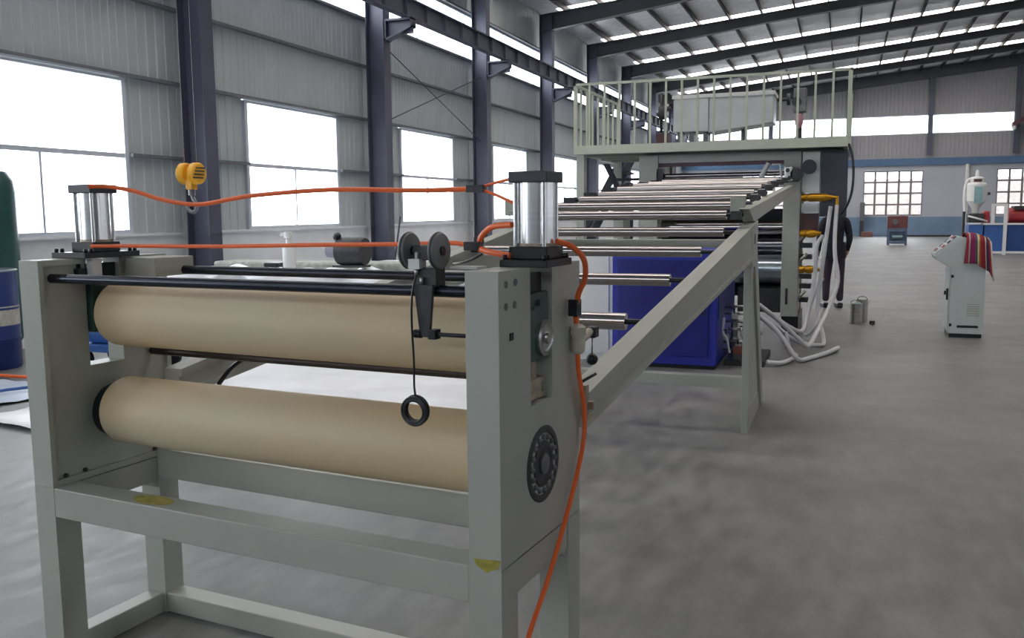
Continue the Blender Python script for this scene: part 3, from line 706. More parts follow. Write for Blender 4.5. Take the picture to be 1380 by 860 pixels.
# water hoses looping down to the floor
hg = 'white water hoses beside the calender'
hoses = [
 ('white water hose falling from the upper brass union and sweeping to the pumps', [(-.09, 11.5, 1.63), (-.10, 11.3, 1.3), (-.09, 11.2, 1.05), (-.05, 11.1, .75), (-.14, 10.9, .45), (-.25, 10.6, .22), (-.33, 10.3, .10), (-.42, 10.1, .20), (-.62, 9.9, .42), (-.82, 9.75, .60)]),
 ('white hose hanging almost straight down right of the post', [(-.16, 11.45, 1.62), (-.20, 11.35, 1.2), (-.24, 11.35, .8), (-.27, 11.3, .4), (-.18, 11.1, .06), (-.24, 10.8, .04), (-.46, 10.3, .15), (-.66, 10.1, .33), (-.84, 9.95, .45)]),
 ('white hose with a loop lying on the floor nearest the kiosk', [(-.80, 9.7, .48), (-.62, 9.7, .33), (-.50, 9.7, .16), (-.40, 9.7, .04), (-.30, 9.9, .03), (-.14, 10.3, .03), (-.02, 10.7, .035)]),
 ('white hose from the middle brass union curving inward', [(-.24, 11.45, 1.27), (-.30, 11.35, 1.15), (-.31, 11.3, .8), (-.38, 11.1, .35), (-.42, 10.8, .2), (-.55, 10.4, .3), (-.75, 10.0, .5)]),
 ('thin white hose from the lowest brass union', [(-.22, 11.5, .76), (-.30, 11.4, .6), (-.38, 11.3, .3), (-.40, 11.1, .12), (-.30, 10.9, .20), (-.2, 11.0, .45)]),
 ('short white hose on the floor between the A-frame and the post', [(-.55, 9.9, .30), (-.50, 9.9, .10), (-.44, 9.95, .035), (-.56, 9.5, .03), (-.70, 9.4, .05)]),
]
for i, (lb, pts) in enumerate(hoses):
    tag(MB().tube(pts, .024 if i != 4 else .016, 12).build('water_hose', whitehose), lb, 'hose', hg)

# valve and pump cluster beside the blue cabinet
vm = thing('valve_manifold', 'cluster of steel valves, pipes and pumps beside the blue cabinet', 'valves', (-.95, 9.6, 0))
MB().box(-1.12, -.72, 9.35, 10.2, 0, .06).build('base_plate', dark, vm)
for (x, y, z, h) in ((-1.03, 9.45, .06, .42), (-.93, 9.7, .06, .48), (-.82, 9.5, .06, .36)):
    pb = MB().lathe((x, y, z), [(.05, 0), (.05, h * .5), (.035, h * .55), (.035, h), (.015, h + .03)], 16).build('pump', greyiron, vm)
    MB().cyl((x - .06, y - .03, z + h * .75), (x + .06, y - .03, z + h * .75), .018, 10).build('pipe_stub', steel, pb)
for i, z in enumerate((.16, .24, .45, .53, .60)):
    MB().cyl((-1.13, 9.38 + .02 * i, z), (-.80, 9.38 + .02 * i, z + .01), .014 + .003 * (i % 2), 10).build('pipe', steel, vm)
for (x, z) in ((-1.10, .30), (-1.02, .52), (-.93, .34), (-.86, .58), (-.98, .20)):
    v_ = MB().box(x - .03, x + .03, 9.33, 9.40, z - .035, z + .035).build('valve_body', steel, vm, bevel=.006)
    MB().cyl((x, 9.32, z + .03), (x, 9.32, z + .075), .007, 8).box(x - .035, x + .01, 9.31, 9.33, z + .07, z + .08).build('valve_handle', black, v_)
MB().tube([(-1.12, 9.32, .50), (-1.13, 9.32, .35), (-1.09, 9.32, .28), (-1.06, 9.32, .14)], .012).build('pipe', whitehose, vm)
MB().box(-1.02, -.90, 9.30, 9.36, .13, .21).build('copper_box', mat('copper_red', (.25, .07, .04), .5), vm)

# blue cabinet
bc = thing('blue_cabinet', 'bright blue steel control cabinet below the chrome rollers', 'cabinet', (-1.7, 9.6, 0))
MB().box(-2.22, -1.16, 9.03, 10.6, .04, 1.17).build('cabinet_body', bluecab, bc, bevel=.006)
MB().box(-2.16, -1.24, 9.0, 9.035, .13, 1.10).build('door', bluepan, bc, bevel=.004)
MB().box(-1.162, -1.15, 9.12, 10.5, .50, 1.12).build('side_panel', bluepan, bc, bevel=.004)
MB().box(-2.20, -1.18, 9.06, 10.58, 0, .04).build('plinth', black, bc)
MB().box(-1.30, -1.28, 8.985, 9.0, .55, .66).build('door_handle', black, bc)
wc = thing('white_cabinet', 'white panelled cabinet left of the blue cabinet, behind the air valve', 'cabinet', (-2.7, 9.7, 0))
MB().box(-3.15, -2.26, 9.3, 10.3, 0, 1.2).build('cabinet_body', whitep, wc, bevel=.005)
MB().box(-3.10, -2.32, 9.285, 9.30, .08, 1.12).build('door', whitep, wc, bevel=.004)
MB().cyl((-2.95, 9.27, .78), (-2.30, 9.27, .88), .006, 8).build('thin_bar', mach2, wc)
tc_ = thing('teal_box', 'small teal and white junction box on the white cabinet beside the blue one', 'box', (-2.34, 9.25, 1.2))
MB().box(-2.40, -2.27, 9.32, 9.45, 1.2, 1.26).build('box_body', teal, tc_); MB().box(-2.40, -2.27, 9.32, 9.45, 1.26, 1.30).build('lid', whitep, tc_)

# ================================================================== PLATFORM WITH RAILING
pf = thing('railed_platform', 'raised grey-green walkway platform with baluster railing above the calender', 'platform', (-1.64, 12.4, 2.3))
PX0, PX1, PY0, PY1, PZ = -3.29, .01, 11.28, 13.6, 2.32
MB().box(PX0, PX1, PY0, PY0 + .05, PZ - .01, PZ + .10).build('fascia', railp, pf, bevel=.003)
MB().box(PX0, PX0 + .05, PY0 + .05, PY1, PZ - .01, PZ + .10).build('fascia', railp, pf)
MB().box(PX1 - .05, PX1, PY0 + .05, PY1, PZ - .01, PZ + .10).build('fascia', railp, pf)
MB().box(PX0 + .05, PX1 - .05, PY0 + .05, PY1, PZ, PZ + .03).build('deck', mat('deck_grey', (.18, .19, .19), .6), pf)
for y in (11.9, 12.5, 13.1): MB().box(PX0 + .05, PX1 - .05, y, y + .06, PZ - .025, PZ).build('joist', mach2, pf)
for (x0, y0, x1, y1) in ((PX0, PY0, PX1, PY0), (PX0, PY0, PX0, PY1), (PX1, PY0, PX1, PY1)):
    n = 17 if x0 != x1 else 8
    dx, dy = (x1 - x0) / n, (y1 - y0) / n
    MB().box(min(x0, x1) - .0, max(x0, x1) + .03, min(y0, y1), max(y0, y1) + .03, 3.17, 3.20).build('handrail', railp, pf)
    for i in range(0, n + 1):
        if (x0 == x1 and i == 0): continue
        xx, yy = x0 + dx * i, y0 + dy * i
        wdt = .045 if i in (0, n) else .026
        if i == n and x0 != x1: xx -= .02
        if x0 == x1 == PX1 and i > 0 and i < n: pass
        MB().box(xx, xx + wdt, yy + .004, yy + .004 + wdt, PZ + .10, 3.17).build('baluster', railp, pf)
for (x, y) in ((-3.22, 11.4), (-3.22, 13.4), (-.62, 13.4)): MB().box(x - .05, x + .05, y - .05, y + .05, 0, PZ - .01).build('leg', mach2, pf)
MB().box(-.29, .02, 11.62, 12.6, 1.50, 2.28).build('wall_box', boxgrey, pf, label='slate grey enclosure hanging under the deck')
st = thing('platform_stairs', 'dark steel stair climbing to the platform behind its left end', 'stairs', (-3.1, 13.9, 0))
for y in (13.7, 14.35): MB().prism([(-4.6, 0, 0), (-4.48, 0, 0), (-3.15, 0, 2.42), (-3.27, 0, 2.42)], (0, y, 0), (0, y + .05, 0)).build('stringer', navy, st)
for i in range(9):
    x = -4.5 + i * .145; MB().box(x, x + .16, 13.75, 14.35, .24 * (i + 1), .24 * (i + 1) + .03).build('tread', navy, st)
ld = thing('gear_rack', 'dark tilted steel struts and bar seen below the platform left of the calender', 'bracket', (-3.1, 12.9, 0))
MB().prism([(-3.34, 0, 2.27), (-3.25, 0, 2.27), (-3.02, 0, 1.80), (-3.10, 0, 1.80)], (0, 12.98, 0), (0, 13.03, 0)).build('strut', navy, ld)
MB().box(-3.14, -2.74, 12.96, 13.0, 2.02, 2.06).build('cross_bar', navy, ld)
MB().box(-3.0, -2.9, 12.95, 13.05, 0, 1.99).build('stand_post', navy, ld)
MB().box(-2.80, -2.74, 12.96, 13.0, 1.80, 2.02).build('hanger', navy, ld)
ub = thing('winder_bed', 'pale grey ledge of the calender bed with rollers, left of the posts', 'machine', (-2.7, 12.2, 0))
MB().box(-2.95, -2.53, 11.9, 12.5, 1.72, 1.86).build('ledge', mach2, ub, bevel=.004); MB().box(-2.9, -2.8, 12.0, 12.4, 0, 1.72).build('leg', mach2, ub)

# things standing on the platform
DK = PZ + .03
pe = thing('white_film_box', 'large milky white housing with a stepped lower edge on the platform', 'housing', (-1.5, 12.35, DK))
MB().box(-2.18, -1.72, 12.2, 12.75, 2.62, 3.08).build('housing_side', glasswhite, pe, bevel=.01)
MB().prism([(-1.72, 0, 2.60), (-.90, 0, 2.70), (-.90, 0, 3.08), (-1.72, 0, 3.08)], (0, 12.22, 0), (0, 12.72, 0)).build('housing_body', glasswhite, pe, bevel=.01)
MB().box(-2.20, -.88, 12.19, 12.76, 3.05, 3.10).build('housing_lid', whitep, pe, bevel=.004)
for x in (-2.14, -1.98, -1.80): MB().box(x, x + .06, 12.3, 12.6, DK, 2.62).build('foot', greyiron, pe)
MB().cyl((-1.30, 12.5, DK), (-1.30, 12.5, 2.66), .03, 12).build('foot', greyiron, pe)
hp = thing('dark_drive_unit', 'dark winding drive with levers left of the white housing on the platform', 'machine', (-2.35, 12.3, DK))
MB().box(-2.42, -2.25, 12.25, 12.5, DK, 2.62).build('pedestal', brown, hp)
MB().cyl((-2.34, 12.2, 2.62), (-2.34, 12.2, 3.14), .02, 10).cyl((-2.40, 12.2, 2.85), (-2.22, 12.2, 2.95), .03, 10).build('lever', dark, hp)
MB().cyl((-2.36, 12.18, 2.88), (-2.28, 12.18, 2.88), .09, 20).build('hand_wheel', dark, hp)
MB().box(-2.38, -2.22, 12.2, 12.4, 3.02, 3.12).build('gear_case', dark, hp)
MB().prism([(-2.28, 0, 3.14), (-2.24, 0, 3.14), (-2.16, 0, 3.04), (-2.20, 0, 3.04)], (0, 12.2, 0), (0, 12.26, 0)).build('link', dark, hp)
hm = thing('winding_motor', 'dark metal motor with pinkish lamp on a stand at the right end of the platform', 'machine', (-.6, 12.3, DK))
MB().cyl((-.86, 12.3, 2.99), (-.70, 12.3, 2.99), .022, 12).cyl((-.74, 12.3, 2.99), (-.70, 12.3, 2.99), .075, 20).build('spindle', dark, hm)
MB().box(-.66, -.50, 12.25, 12.42, 2.82, 3.12).build('head_case', greyiron, hm, bevel=.01)
MB().cyl((-.62, 12.24, 2.95), (-.62, 12.28, 2.95), .06, 18).build('dark_dial', dark, hm)
MB().box(-.60, -.55, 12.3, 12.35, DK + .02, 2.82).build('stand', dark, hm)
MB().lathe((-.585, 12.25, 2.62), [(.02, 0), (.05, .05), (.055, .12), (.03, .18)], 18).build('pink_lamp', mat('pink_lamp', (.45, .22, .26), .35), hm)
MB().box(-.72, -.44, 12.22, 12.4, DK, DK + .02).cyl((-.70, 12.3, DK + .02), (-.60, 12.3, 2.55), .010, 8).cyl((-.46, 12.3, DK + .02), (-.56, 12.3, 2.5), .010, 8).build('tripod_foot', dark, hm)
tag(MB().tube([(.015, 11.3, 2.34), (.06, 11.3, 2.20), (.08, 11.3, 2.0), (.07, 11.3, 1.80), (.03, 11.3, 1.65), (-.04, 11.4, 1.53), (-.10, 11.58, 1.50)], .014).build('power_cable', black), 'black power cable drooping from the right corner of the platform', 'cable')

# ================================================================== PERSON
def person():
    root = thing('person', 'person in a dark jacket and purple trousers standing with their back turned behind the hoses', 'person', (-.14, 15.4, 0), .25, local=True)
    J = {}; E = []; Rr = {}
    def j(n, p, r): J[n] = p; Rr[n] = r
    j('pel', (0, 0, .93), (.155, .115)); j('wst', (0, .01, 1.08), (.145, .105)); j('chs', (0, .0, 1.27), (.175, .12)); j('nkb', (0, -.01, 1.43), (.11, .08)); j('nk', (0, 0, 1.50), (.058, .058)); j('nk2', (0, .01, 1.56), (.055, .058))
    E += [('pel', 'wst'), ('wst', 'chs'), ('chs', 'nkb'), ('nkb', 'nk'), ('nk', 'nk2')]
    for s in (-1, 1):
        k = str(s)
        j('hip' + k, (s * .09, 0, .86), (.10, .10)); j('kn' + k, (s * .105, .01, .48), (.068, .072)); j('an' + k, (s * .11, -.01, .10), (.05, .055))
        j('sh' + k, (s * .18, 0, 1.40), (.072, .07)); j('el' + k, (s * .235, -.01, 1.12), (.055, .055)); j('wr' + k, (s * .225, .10, .90), (.036, .036))
        E += [('pel', 'hip' + k), ('hip' + k, 'kn' + k), ('kn' + k, 'an' + k), ('nkb', 'sh' + k), ('sh' + k, 'el' + k), ('el' + k, 'wr' + k)]
        j('pa' + k, (s * .222, .145, .84), (.034, .026)); E.append(('wr' + k, 'pa' + k))
    names = list(J); me = bpy.data.meshes.new('body'); me.from_pydata([J[n] for n in names], [(names.index(a), names.index(b)) for a, b in E], [])
    ob = bpy.data.objects.new('body_src', me); col.objects.link(ob)
    sk = ob.modifiers.new('s', 'SKIN'); sk.use_smooth_shade = True
    for i, n in enumerate(names): me.skin_vertices[0].data[i].radius = Rr[n]
    me.skin_vertices[0].data[0].use_root = True
    sb = ob.modifiers.new('ss', 'SUBSURF'); sb.levels = 2; sb.render_levels = 2
    bpy.context.view_layer.update()
    dg = bpy.context.evaluated_depsgraph_get(); m2 = bpy.data.meshes.new_from_object(ob.evaluated_get(dg))
    bpy.data.objects.remove(ob)
    for mm in (jacket, trouser, skinm): m2.materials.append(mm)
    for p in m2.polygons:
        c = p.center; p.use_smooth = True
        p.material_index = 1 if (c.z < .86 and abs(c.x) < .2) else (2 if c.z > 1.50 or (abs(c.x) > .19 and c.z < .91) else 0)
    b = bpy.data.objects.new('body', m2); col.objects.link(b); b.parent = root
    hd = MB()
    hd.lathe((0, .015, 1.54), [(.03, 0), (.055, .02), (.072, .06), (.078, .11), (.076, .15), (.06, .19), (.03, .21), (.01, .215)], 24)
    hd.sphere((0, .098, 1.635), .014).sphere((-.078, .01, 1.64), .018, 1.5).sphere((.078, .01, 1.64), .018, 1.5)
    hd.build('head', skinm, root)
    MB().sphere((-.028, .083, 1.66), .009).sphere((.028, .083, 1.66), .009).build('eyes', black, root)
    MB().box(-.022, .022, .083, .09, 1.595, 1.602).build('mouth', redp, root)
    MB().lathe((0, -.006, 1.60), [(.060, 0), (.080, .04), (.088, .09), (.082, .13), (.06, .16), (.02, .178)], 24).build('hair', hairm, root)
    MB().lathe((0, 0, .80), [(.185, 0), (.19, .06), (.178, .18), (.17, .26)], 28).build('jacket_hem', jacket, root).scale = (1, .72, 1)
    for s in (-1, 1):
        mb = MB().box(s * .11 - .045, s * .11 + .045, -.07, .19, 0, .09); mb.build('shoe', black, root, bevel=.025)
        x = s * .222
        for q, (dy, ln) in enumerate(((-.022, .058), (-.008, .070), (.008, .066), (.022, .054))):
            MB().tube([(x + .004 * s, .15 + dy, .84), (x, .158 + dy, .84 - ln * .5), (x - .012 * s, .158 + dy, .84 - ln)], .0085, 8).build('finger', skinm, root)
        MB().tube([(x - .01 * s, .165, .87), (x - .03 * s, .185, .845), (x - .035 * s, .19, .82)], .0095, 8).build('thumb', skinm, root)
person()

# ================================================================== CONTROL KIOSK
kx, ky = 1.43, 12.3
kk = thing('control_kiosk', 'pale grey-green control kiosk with sloping button console, alone on the floor', 'control box', (1.43, 12.5, 0))
prof = [(1.25, 0, .05), (1.63, 0, .05), (1.63, 0, 1.10), (1.52, 0, 1.20), (1.32, 0, 1.245), (1.06, 0, 1.005), (1.08, 0, .96), (1.25, 0, .86)]
MB().prism(prof, (0, 12.22, 0), (0, 12.75, 0)).build('kiosk_body', kioskp, kk, bevel=.006)
MB().box(1.26, 1.62, 12.24, 12.74, 0, .05).build('plinth', black, kk)
dv = Vector((.26, 0, .24)).normalized(); nv = Vector((-.24, 0, .26)).normalized()
p0 = Vector((1.06, 0, 1.005)) + nv * .002
cpan = MB().prism([p0 + dv * .015, p0 + dv * .335, p0 + dv * .335 + nv * .01, p0 + dv * .015 + nv * .01], (0, 12.24, 0), (0, 12.73, 0)).build('console_panel', mat('console_grey', (.38, .40, .42), .4), kk)
for i in range(4):
    for jn in range(3):
        c = p0 + dv * (.05 + .08 * i) + nv * .01; y = 12.30 + jn * .16
        mm = [whitep, black, redp, whitep, black][(i * 2 + jn) % 5]
        MB().prism([c, c + dv * .045, c + dv * .045 + nv * .012, c + nv * .012], (0, y, 0), (0, y + .09, 0)).build('console_button', mm, cpan)
mb = MB()
for i in range(6): mb.box(1.44, 1.58, 12.215, 12.222, .27 + i * .028, .282 + i * .028)
mb.build('vent_grille', mat('vent_tan', (.42, .42, .38), .6), kk)
MB().box(1.34, 1.575, 12.214, 12.222, .125, .155).build('slot', black, kk)
for z in (.74, .14): MB().box(1.252, 1.28, 12.205, 12.222, z, z + .035).build('hinge', black, kk)
MB().box(1.235, 1.25, 12.26, 12.72, .08, .84).build('side_door', kioskp, kk, bevel=.004)
MB().box(1.215, 1.236, 12.55, 12.60, .50, .55).build('door_handle', black, kk)
MB().box(1.215, 1.236, 12.30, 12.33, .46, .60).build('door_handle', black, kk)
# striped blanket
path = [(1.27, 12.76, 1.215), (1.33, 12.60, 1.262), (1.46, 12.4, 1.262), (1.50, 12.25, 1.245), (1.51, 12.195, 1.20), (1.512, 12.192, 1.08), (1.515, 12.188, .94), (1.518, 12.184, .87)]
def blf(u, v):
    # u along the width (x), v from back top to front hem
    x = 1.40 + u * .26
    t = v * 7; i = min(6, int(t)); f = t - i
    ys = [12.78, 12.62, 12.42, 12.26, 12.196, 12.188, 12.184, 12.180]; zs = [1.10, 1.25, 1.262, 1.25, 1.20, 1.10, 1.00, .90]
    y = ys[i] + (ys[i + 1] - ys[i]) * f; z = zs[i] + (zs[i + 1] - zs[i]) * f
    top = max(0, x - 1.50); z -= top * .40 if v < .6 else top * (.40 + (v - .6) * .9)
    if v > .55: x += (v - .55) * .06 * (u - .3) * 2; y -= .018 * math.sin(u * 23) * (v - .55) * 2 + (v - .55) * .02
    if u > .85 and v > .3: z -= (u - .85) * .6 * v; x += (u - .85) * .1
    return (x, y - .014, z + .020)
tag(MB().grid(blf, 40, 30, uv=True).build('striped_blanket', blanketm, solid=.008, closed=False), 'red, purple and cream striped cloth draped over the control kiosk', 'cloth')

# paint tins
for i, (x, y, r, h, lb) in enumerate(((.19, 13.35, .085, .28, 'nearer metal paint tin standing on the floor right of the hoses'), (.27, 13.55, .08, .31, 'farther metal paint tin with dark lid behind the first tin'))):
    t_ = thing('paint_tin', lb, 'tin', (x, y, 0), group='paint tins on the floor')
    MB().cyl((x, y, 0), (x, y, h), r, 24).torus((x, y, h * .5), r, .005, 'Z').torus((x, y, h), r, .007, 'Z').build('tin_body', steel, t_)
    MB().cyl((x, y, h), (x, y, h + .012), r * .85, 20).build('tin_lid', teal if i == 0 else black, t_)
    MB().tube([(x - r, y, h * .85), (x - r * .6, y - .05, h * 1.15), (x + r * .6, y - .05, h * 1.15), (x + r, y, h * .85)], .004).build('wire_handle', black, t_)
tag(MB().box(.37, .44, 13.3, 13.36, 0, .05).box(.40, .41, 13.2, 13.3, .0, .02).build('hand_tool', black), 'small black tool lying on the floor beside the paint tins', 'tool')

# far cart
ct_ = thing('machine_cart', 'dull blue frame stand with red-brown box on top before the far gridded window', 'stand', (2.14, 42.3, 0))
MB().box(1.74, 2.54, 42.0, 42.7, .72, 1.24).build('top_box', cartr, ct_, bevel=.01)
MB().cyl((2.05, 41.94, 1.0), (2.05, 42.0, 1.0), .12, 16).build('round_flange', greyiron, ct_)
for x in (1.76, 2.46):
    for y in (42.02, 42.62): MB().box(x, x + .07, y, y + .07, 0, .72).build('leg', cartb, ct_)
for z in (.06, .62): MB().box(1.76, 2.53, 42.0, 42.06, z, z + .09).build('cross_rail', cartb, ct_)
MB().box(1.84, 2.44, 42.2, 42.6, .15, .6).build('inner_tank', cartb, ct_)
MB().cyl((1.95, 42.1, .35), (2.35, 42.1, .35), .07, 12).build('pipe', mat('pipe_teal', (.2, .3, .33), .5), ct_)
ft = thing('floor_scrap', 'low dark steel rail lying along the foot of the far blue wall', 'scrap', (4, 54.5, 0))
MB().box(2.7, 5.7, 54.3, 54.5, 0, .10).build('rail', dark, ft); 
t5 = tag(MB().box(.9, 1.5, 53.9, 54.4, 0, .28).build('scrap_box', mat('rust_red', (.2, .09, .08), .7), None, bevel=.03), 'small reddish box on the floor against the far blue wall', 'box')
t6 = tag(MB().box(-1.2 + 2.0, -.95 + 2.0, 54.6, 55.0, .9, 1.9).build('window_crate', greyiron, None), 'grey box standing at the lower left corner of the far gridded window', 'box')
MB().box(.82, 1.02, 54.65, 54.95, 0, .9).build('stand', dark, t6)

# far right extruder
ex = thing('extruder_line', 'blue and white extruder with red covers at the far right', 'machine', (4.9, 34.2, 0))
for (x0, x1, m_) in ((3.95, 4.38, bluep2), (4.42, 4.98, bluep2), (5.10, 7.4, mat('deep_blue_paint', (.015, .06, .22), .4))):
    MB().box(x0, x1, 34.0, 35.0, .12, 1.0).build('base_cabinet', m_, ex, bevel=.01)
MB().box(4.36, 7.4, 33.95, 34.02, 1.0, 1.06).box(4.36, 7.4, 33.95, 34.02, .05, .12).box(3.9, 4.3, 33.95, 34.02, 1.02, 1.07).build('white_rail', whitep, ex)
for x in (4.98, 4.60): MB().box(x, x + .10, 33.92, 34.0, 0 if x > 4.7 else 1.0, 1.62).build('upright', whitep, ex)
MB().box(4.60, 5.08, 33.92, 34.0, 1.62, 1.70).build('upright_top', whitep, ex)
MB().cyl((5.16, 34.4, 1.30), (7.4, 34.4, 1.30), .26, 24).build('red_barrel_cover', redp, ex)
MB().box(5.3, 7.4, 34.1, 34.8, 1.5, 1.62).build('cover_top', dark, ex)
MB().box(4.40, 4.58, 34.1, 34.8, .95, 1.46).build('red_motor', redp, ex, bevel=.04)
MB().box(3.92, 4.40, 34.0, 34.6, 1.08, 1.38).build('dark_drive', dark, ex, bevel=.02)
MB().cyl((3.9, 33.96, 1.30), (4.5, 33.96, 1.12), .03, 8).build('white_lever', whitep, ex)
MB().box(3.76, 3.84, 34.1, 34.3, 0, 1.45).build('side_post', dark, ex)
hd_ = thing('hopper_dryer', 'tall white and teal hopper dryer standing over the far extruder', 'hopper', (4.16, 34.3, 1.4))
MB().lathe((4.16, 34.3, 0), [(.10, 1.40), (.12, 1.55), (.30, 1.80), (.31, 2.35), (.26, 2.42)], 24).build('hopper_body', whitep, hd_)
MB().box(4.06, 4.32, 33.96, 34.0, 1.72, 2.28).build('teal_panel', teal, hd_)
MB().lathe((4.16, 34.3, 0), [(.20, 2.42), (.22, 2.55), (.18, 2.60), (.06, 2.62), (.05, 2.80), (.02, 2.84)], 20).build('hopper_lid', whitep, hd_)
MB().box(4.04, 4.28, 34.05, 34.12, 2.44, 2.53).build('dark_band', brown, hd_)
MB().tube([(3.84, 34.3, 1.4), (3.80, 34.3, 2.0), (3.86, 34.3, 2.45), (4.02, 34.3, 2.56)], .05).build('air_duct', whitep, hd_)
MB().cyl((4.46, 34.0, 2.04), (4.54, 34.0, 2.04), .05, 10).build('sight_port', dark, hd_)
# red machine edge high at the right (far lifting gear)
cr_ = thing('crane_trolley', 'red-brown hoist arm fixed high on the far right column', 'hoist', (8.3, 54.6, 5.9))
MB().prism([(8.1, 0, 5.75), (8.9, 0, 6.15), (8.9, 0, 6.4), (8.1, 0, 6.0)], (0, 54.2, 0), (0, 54.7, 0)).build('arm', mat('hoist_brown', (.12, .05, .06), .6), cr_)
MB().lathe((8.2, 54.3, 5.6), [(.04, 0), (.12, .05), (.12, .2), (.04, .25)], 14).build('white_lamp', whitep, cr_)

# ================================================================== LEFT BACKGROUND
hk = thing('crane_hook', 'yellow twin-sheave crane hook block hanging before the first dark column', 'hook', (-6.6, 8.0, 1.9))
for i, s in enumerate((-1, 1)):
    sh = MB().lathe((-6.60 + s * .075, 8.0, 2.03), [(.02, -.05), (.10, -.045), (.115, -.03), (.115, .03), (.10, .045), (.02, .05)], 28, 'X')
    o_ = sh.build('sheave_guard', hookp, hk)
    mb = MB()
    if s > 0:
        for q in range(4): mb.box(-6.60 + .128, -6.60 + .130, 7.93 - .02 * q, 8.07 - .01 * q, 2.08 - q * .035, 2.095 - q * .035)
        mb.build('guard_slots', dark, o_)
MB().box(-6.64, -6.56, 7.95, 8.05, 1.86, 2.02).build('hook_housing', hookp, hk, bevel=.01)
MB().cyl((-6.60, 8.0, 1.80), (-6.60, 8.0, 1.88), .035, 14).build('swivel', greyiron, hk)
MB().tube([(-6.60, 8.0, 1.82), (-6.585, 8.0, 1.76), (-6.545, 8.0, 1.70), (-6.56, 8.0, 1.635), (-6.61, 8.0, 1.62), (-6.66, 8.0, 1.65), (-6.67, 8.0, 1.70)], .020).build('hook', greyiron, hk)
for dx in (-.08, .08): MB().cyl((-6.60 + dx, 8.0, 2.05), (-6.60 + dx, 8.0, 7.9), .002, 6).build('wire_rope', steel, hk)

dr = thing('blue_drum', 'blue oil drum with off-white band at the left edge', 'drum', (-8.45, 6.95, 0))
MB().lathe((-8.45, 6.95, 0), [(.29, 0), (.30, .02), (.30, .30), (.307, .315), (.30, .33), (.30, .62), (.307, .635), (.30, .65), (.30, 1.02), (.29, 1.03)], 40).build('drum_body', drumb, dr)
MB().lathe((-8.45, 6.95, 0), [(.3015, .46), (.3015, .66)], 40).build('drum_band', plate_w, dr)
MB().torus((-8.45, 6.95, 1.03), .295, .012, 'Z').build('drum_rim', mat('rim_teal', (.30, .38, .38), .4), dr)
tk = thing('green_tank', 'dark green domed air tank behind the blue drum', 'tank', (-8.88, 7.42, 0))
MB().lathe((-8.88, 7.42, 0), [(.10, .15), (.22, .18), (.275, .26), (.275, 1.86), (.26, 1.98), (.20, 2.08), (.08, 2.13), (.02, 2.135)], 40).build('tank_shell', tankg, tk)
for i in range(3): MB().box(-8.88 + .24 * math.cos(i * 2.1) - .02, -8.88 + .24 * math.cos(i * 2.1) + .02, 7.42 + .24 * math.sin(i * 2.1) - .02, 7.42 + .24 * math.sin(i * 2.1) + .02, 0, .28).build('leg', tankg, tk)
MB().cyl((-8.80, 7.34, 2.05), (-8.80, 7.34, 2.14), .015, 8).sphere((-8.80, 7.34, 2.17), .035).build('relief_valve', greyiron, tk)

# plastic sheets on the floor
def wrinkled(x0, x1, y0, y1, amp, seed, base=.006, nx=40, ny=30):
    def f(u, v):
        x = x0 + (x1 - x0) * u + .08 * math.sin(7 * v + seed); y = y0 + (y1 - y0) * v + .1 * math.sin(6 * u + seed * 2)
        z = base + amp * (abs(math.sin(9 * u + 5 * v + seed) * math.sin(4 * u - 11 * v + 1.3 * seed)) + .5 * abs(math.sin(23 * u - 7 * v + seed)))
        return (x, y, z)
    return MB().grid(f, nx, ny)
tag(wrinkled(-6.4, -2.50, 4.9, 8.5, .03, 1.0).build('plastic_sheet', film, solid=.002, closed=False), 'white plastic film spread on the floor behind the roller stand', 'plastic film')
bluef = mat('pale_blue_film', (.48, .56, .68), .35, var=.12, scale=2, bump=.5, bscale=6)
tag(wrinkled(-8.7, -6.65, 4.8, 6.3, .02, 2.4).build('plastic_sheet', bluef, solid=.002, closed=False), 'pale blue plastic film on the floor by the blue drum', 'plastic film')
tag(MB().tube([(-8.0, 4.7, .045), (-7.2, 5.4, .055), (-6.9, 6.0, .055), (-6.6, 6.6, .02)], .014).build('floor_cable', bluep2), 'dark blue cable lying across the floor at the left edge', 'cable')
tag(MB().tube([(-9.0, 6.2, .06), (-8.4, 6.36, .06), (-7.7, 6.5, .03), (-6.9, 6.6, .02)], .016).build('floor_hose', orange), 'orange hose lying on the floor in front of the blue drum', 'hose')
tag(wrinkled(-8.9, -8.05, 6.42, 6.6, .10, 3.3, .02, 20, 14).build('crumpled_film', film, solid=.003, closed=False), 'crumpled white plastic heap at the foot of the blue drum', 'plastic film')
tag(MB().box(-7.35, -7.05, 6.45, 6.7, 0, .09).build('black_bracket', black, bevel=.01), 'small black metal block on the floor beside the blue drum', 'block')
# blue trolley seen through the slot
tr = thing('blue_trolley', 'low blue wheeled trolley seen through the left plate slot', 'trolley', (-7.0, 7.5, 0))
MB().box(-7.6, -6.6, 7.2, 7.8, .18, .25).build('deck', bluep2, tr); MB().box(-7.5, -7.0, 7.3, 7.7, .25, .40).build('blue_bag', bluep2, tr, bevel=.05)
for x in (-7.5, -6.7):
    for y in (7.3, 7.7): MB().cyl((x, y - .02, .09), (x, y + .02, .09), .09, 16).build('wheel', black, tr)
MB().box(-7.35, -7.1, 7.28, 7.45, .40, .55).build('white_pack', whitep, tr)

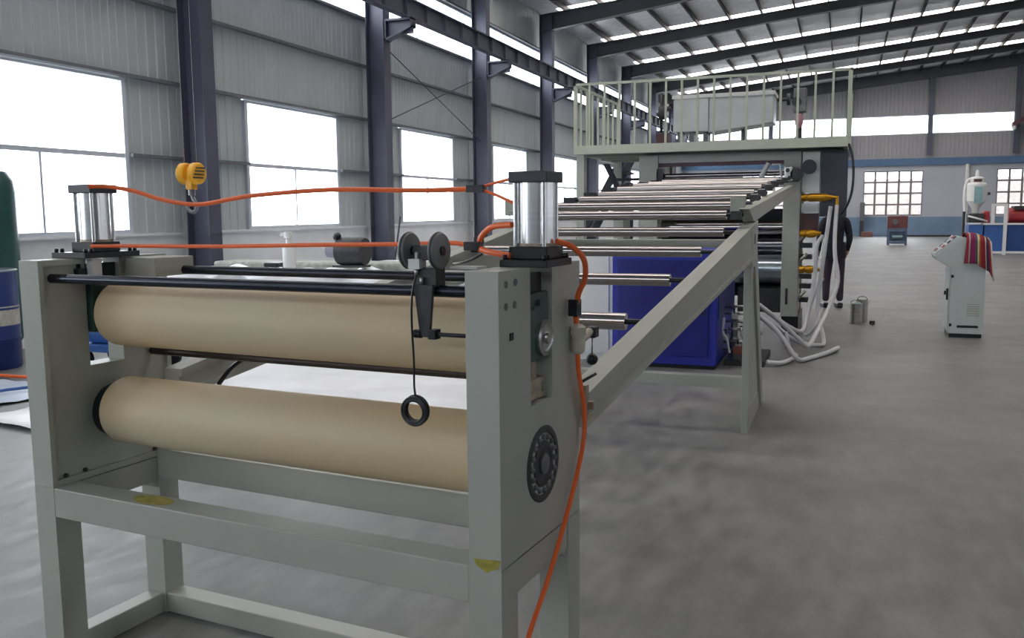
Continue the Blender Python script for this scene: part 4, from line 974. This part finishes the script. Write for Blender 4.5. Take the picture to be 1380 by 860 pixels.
# low second machine bed along the wall, wrapped in film
bed = thing('wrapped_machine_bed', 'long pale machine bed wrapped in white film, beyond the black tie rods', 'machine', (-6.3, 9.4, 0))
def bedf(u, v):
    x = -7.9 + 4.4 * u; t = v * 3
    if t < 1: y, z = 8.85 - .05 * math.sin(u * 19), .02 + t * .88
    elif t < 2: y, z = 8.85 + (t - 1) * .9, .90 + .05 * math.sin(u * 31 + t * 5) * math.sin(u * 13)
    else: y, z = 9.75, .90 - (t - 2) * .88
    return (x, y + .03 * math.sin(u * 40 + v * 9), z + .02 * math.sin(u * 57))
MB().grid(bedf, 80, 24).build('film_cover', film, bed, solid=.004, closed=False)
MB().box(-7.8, -3.6, 8.95, 9.65, 0, .84).build('bed_frame', mach2, bed)
MB().box(-7.8, -3.5, 9.8, 10.3, 0, .98).build('rear_beam', mat('grey_cloth', (.30, .31, .28), .8, var=.3, scale=12, bump=.8, bscale=15), bed, bevel=.03)
rl = thing('dark_film_roll', 'dark roll end on a shaft standing up beyond the black tie rods', 'roll', (-5.3, 9.25, .95))
MB().lathe((-5.55, 9.25, 1.15), [(.06, 0), (.155, .0), (.165, .04), (.165, .30), (.155, .34), (.06, .34)], 32, 'X').build('roll_body', dark, rl)
MB().cyl((-5.70, 9.25, 1.16), (-5.55, 9.25, 1.15), .085, 20).build('roll_hub', mat('lilac_grey', (.30, .28, .36), .5), rl)
MB().sphere((-5.55, 9.2, 1.32), .05).build('top_knob', black, rl)
MB().box(-5.60, -5.20, 9.15, 9.35, .965, .99).build('saddle', dark, rl)
bt = thing('white_bottle', 'white spray bottle standing on the wrapped machine bed', 'bottle', (-6.05, 9.1, .93))
MB().lathe((-6.15, 9.1, .96), [(.07, 0), (.075, .02), (.075, .22), (.03, .30), (.03, .34), (.05, .35), (.05, .42)], 18).build('bottle_body', whitep, bt)
MB().box(-6.25, -6.09, 9.08, 9.12, 1.33, 1.37).build('spray_nozzle', whitep, bt)
tl = tag(MB().box(-6.45, -6.25, 9.0, 9.15, .965, 1.02).build('black_tool_case', black, None, bevel=.02), 'small black case on the machine bed beside the white bottle', 'case')
# bins along the wall
for i, (x, y, mt, lb) in enumerate(((-7.75, 11.9, bluep2, 'small blue bin by the wall beyond the first column'), (-8.1, 10.5, whitep, 'white bin by the wall at the foot of the first dark column'))):
    b_ = thing('storage_bin', lb, 'bin', (x, y, 0), group='round bins by the left wall')
    MB().lathe((x, y, 0), [(.20, 0), (.24, .75), (.25, .78)], 20).build('bin_body', mt, b_)
    MB().torus((x, y, .78), .245, .015, 'Z').build('bin_rim', mt, b_)
for i in range(4):
    x, y = -8.2, 13.2 + i * 2.3
    tag(MB().box(x - .45, x + .5, y - .7, y + .7, 0, .55 + .1 * (i % 2)).build('wrapped_bale', film, None, bevel=.08), ['wrapped white bale nearest the first column by the left wall', 'second white wrapped bale along the left wall', 'third white wrapped bale along the left wall', 'farthest white wrapped bale along the left wall'][i], 'bale', 'wrapped bales along the left wall')
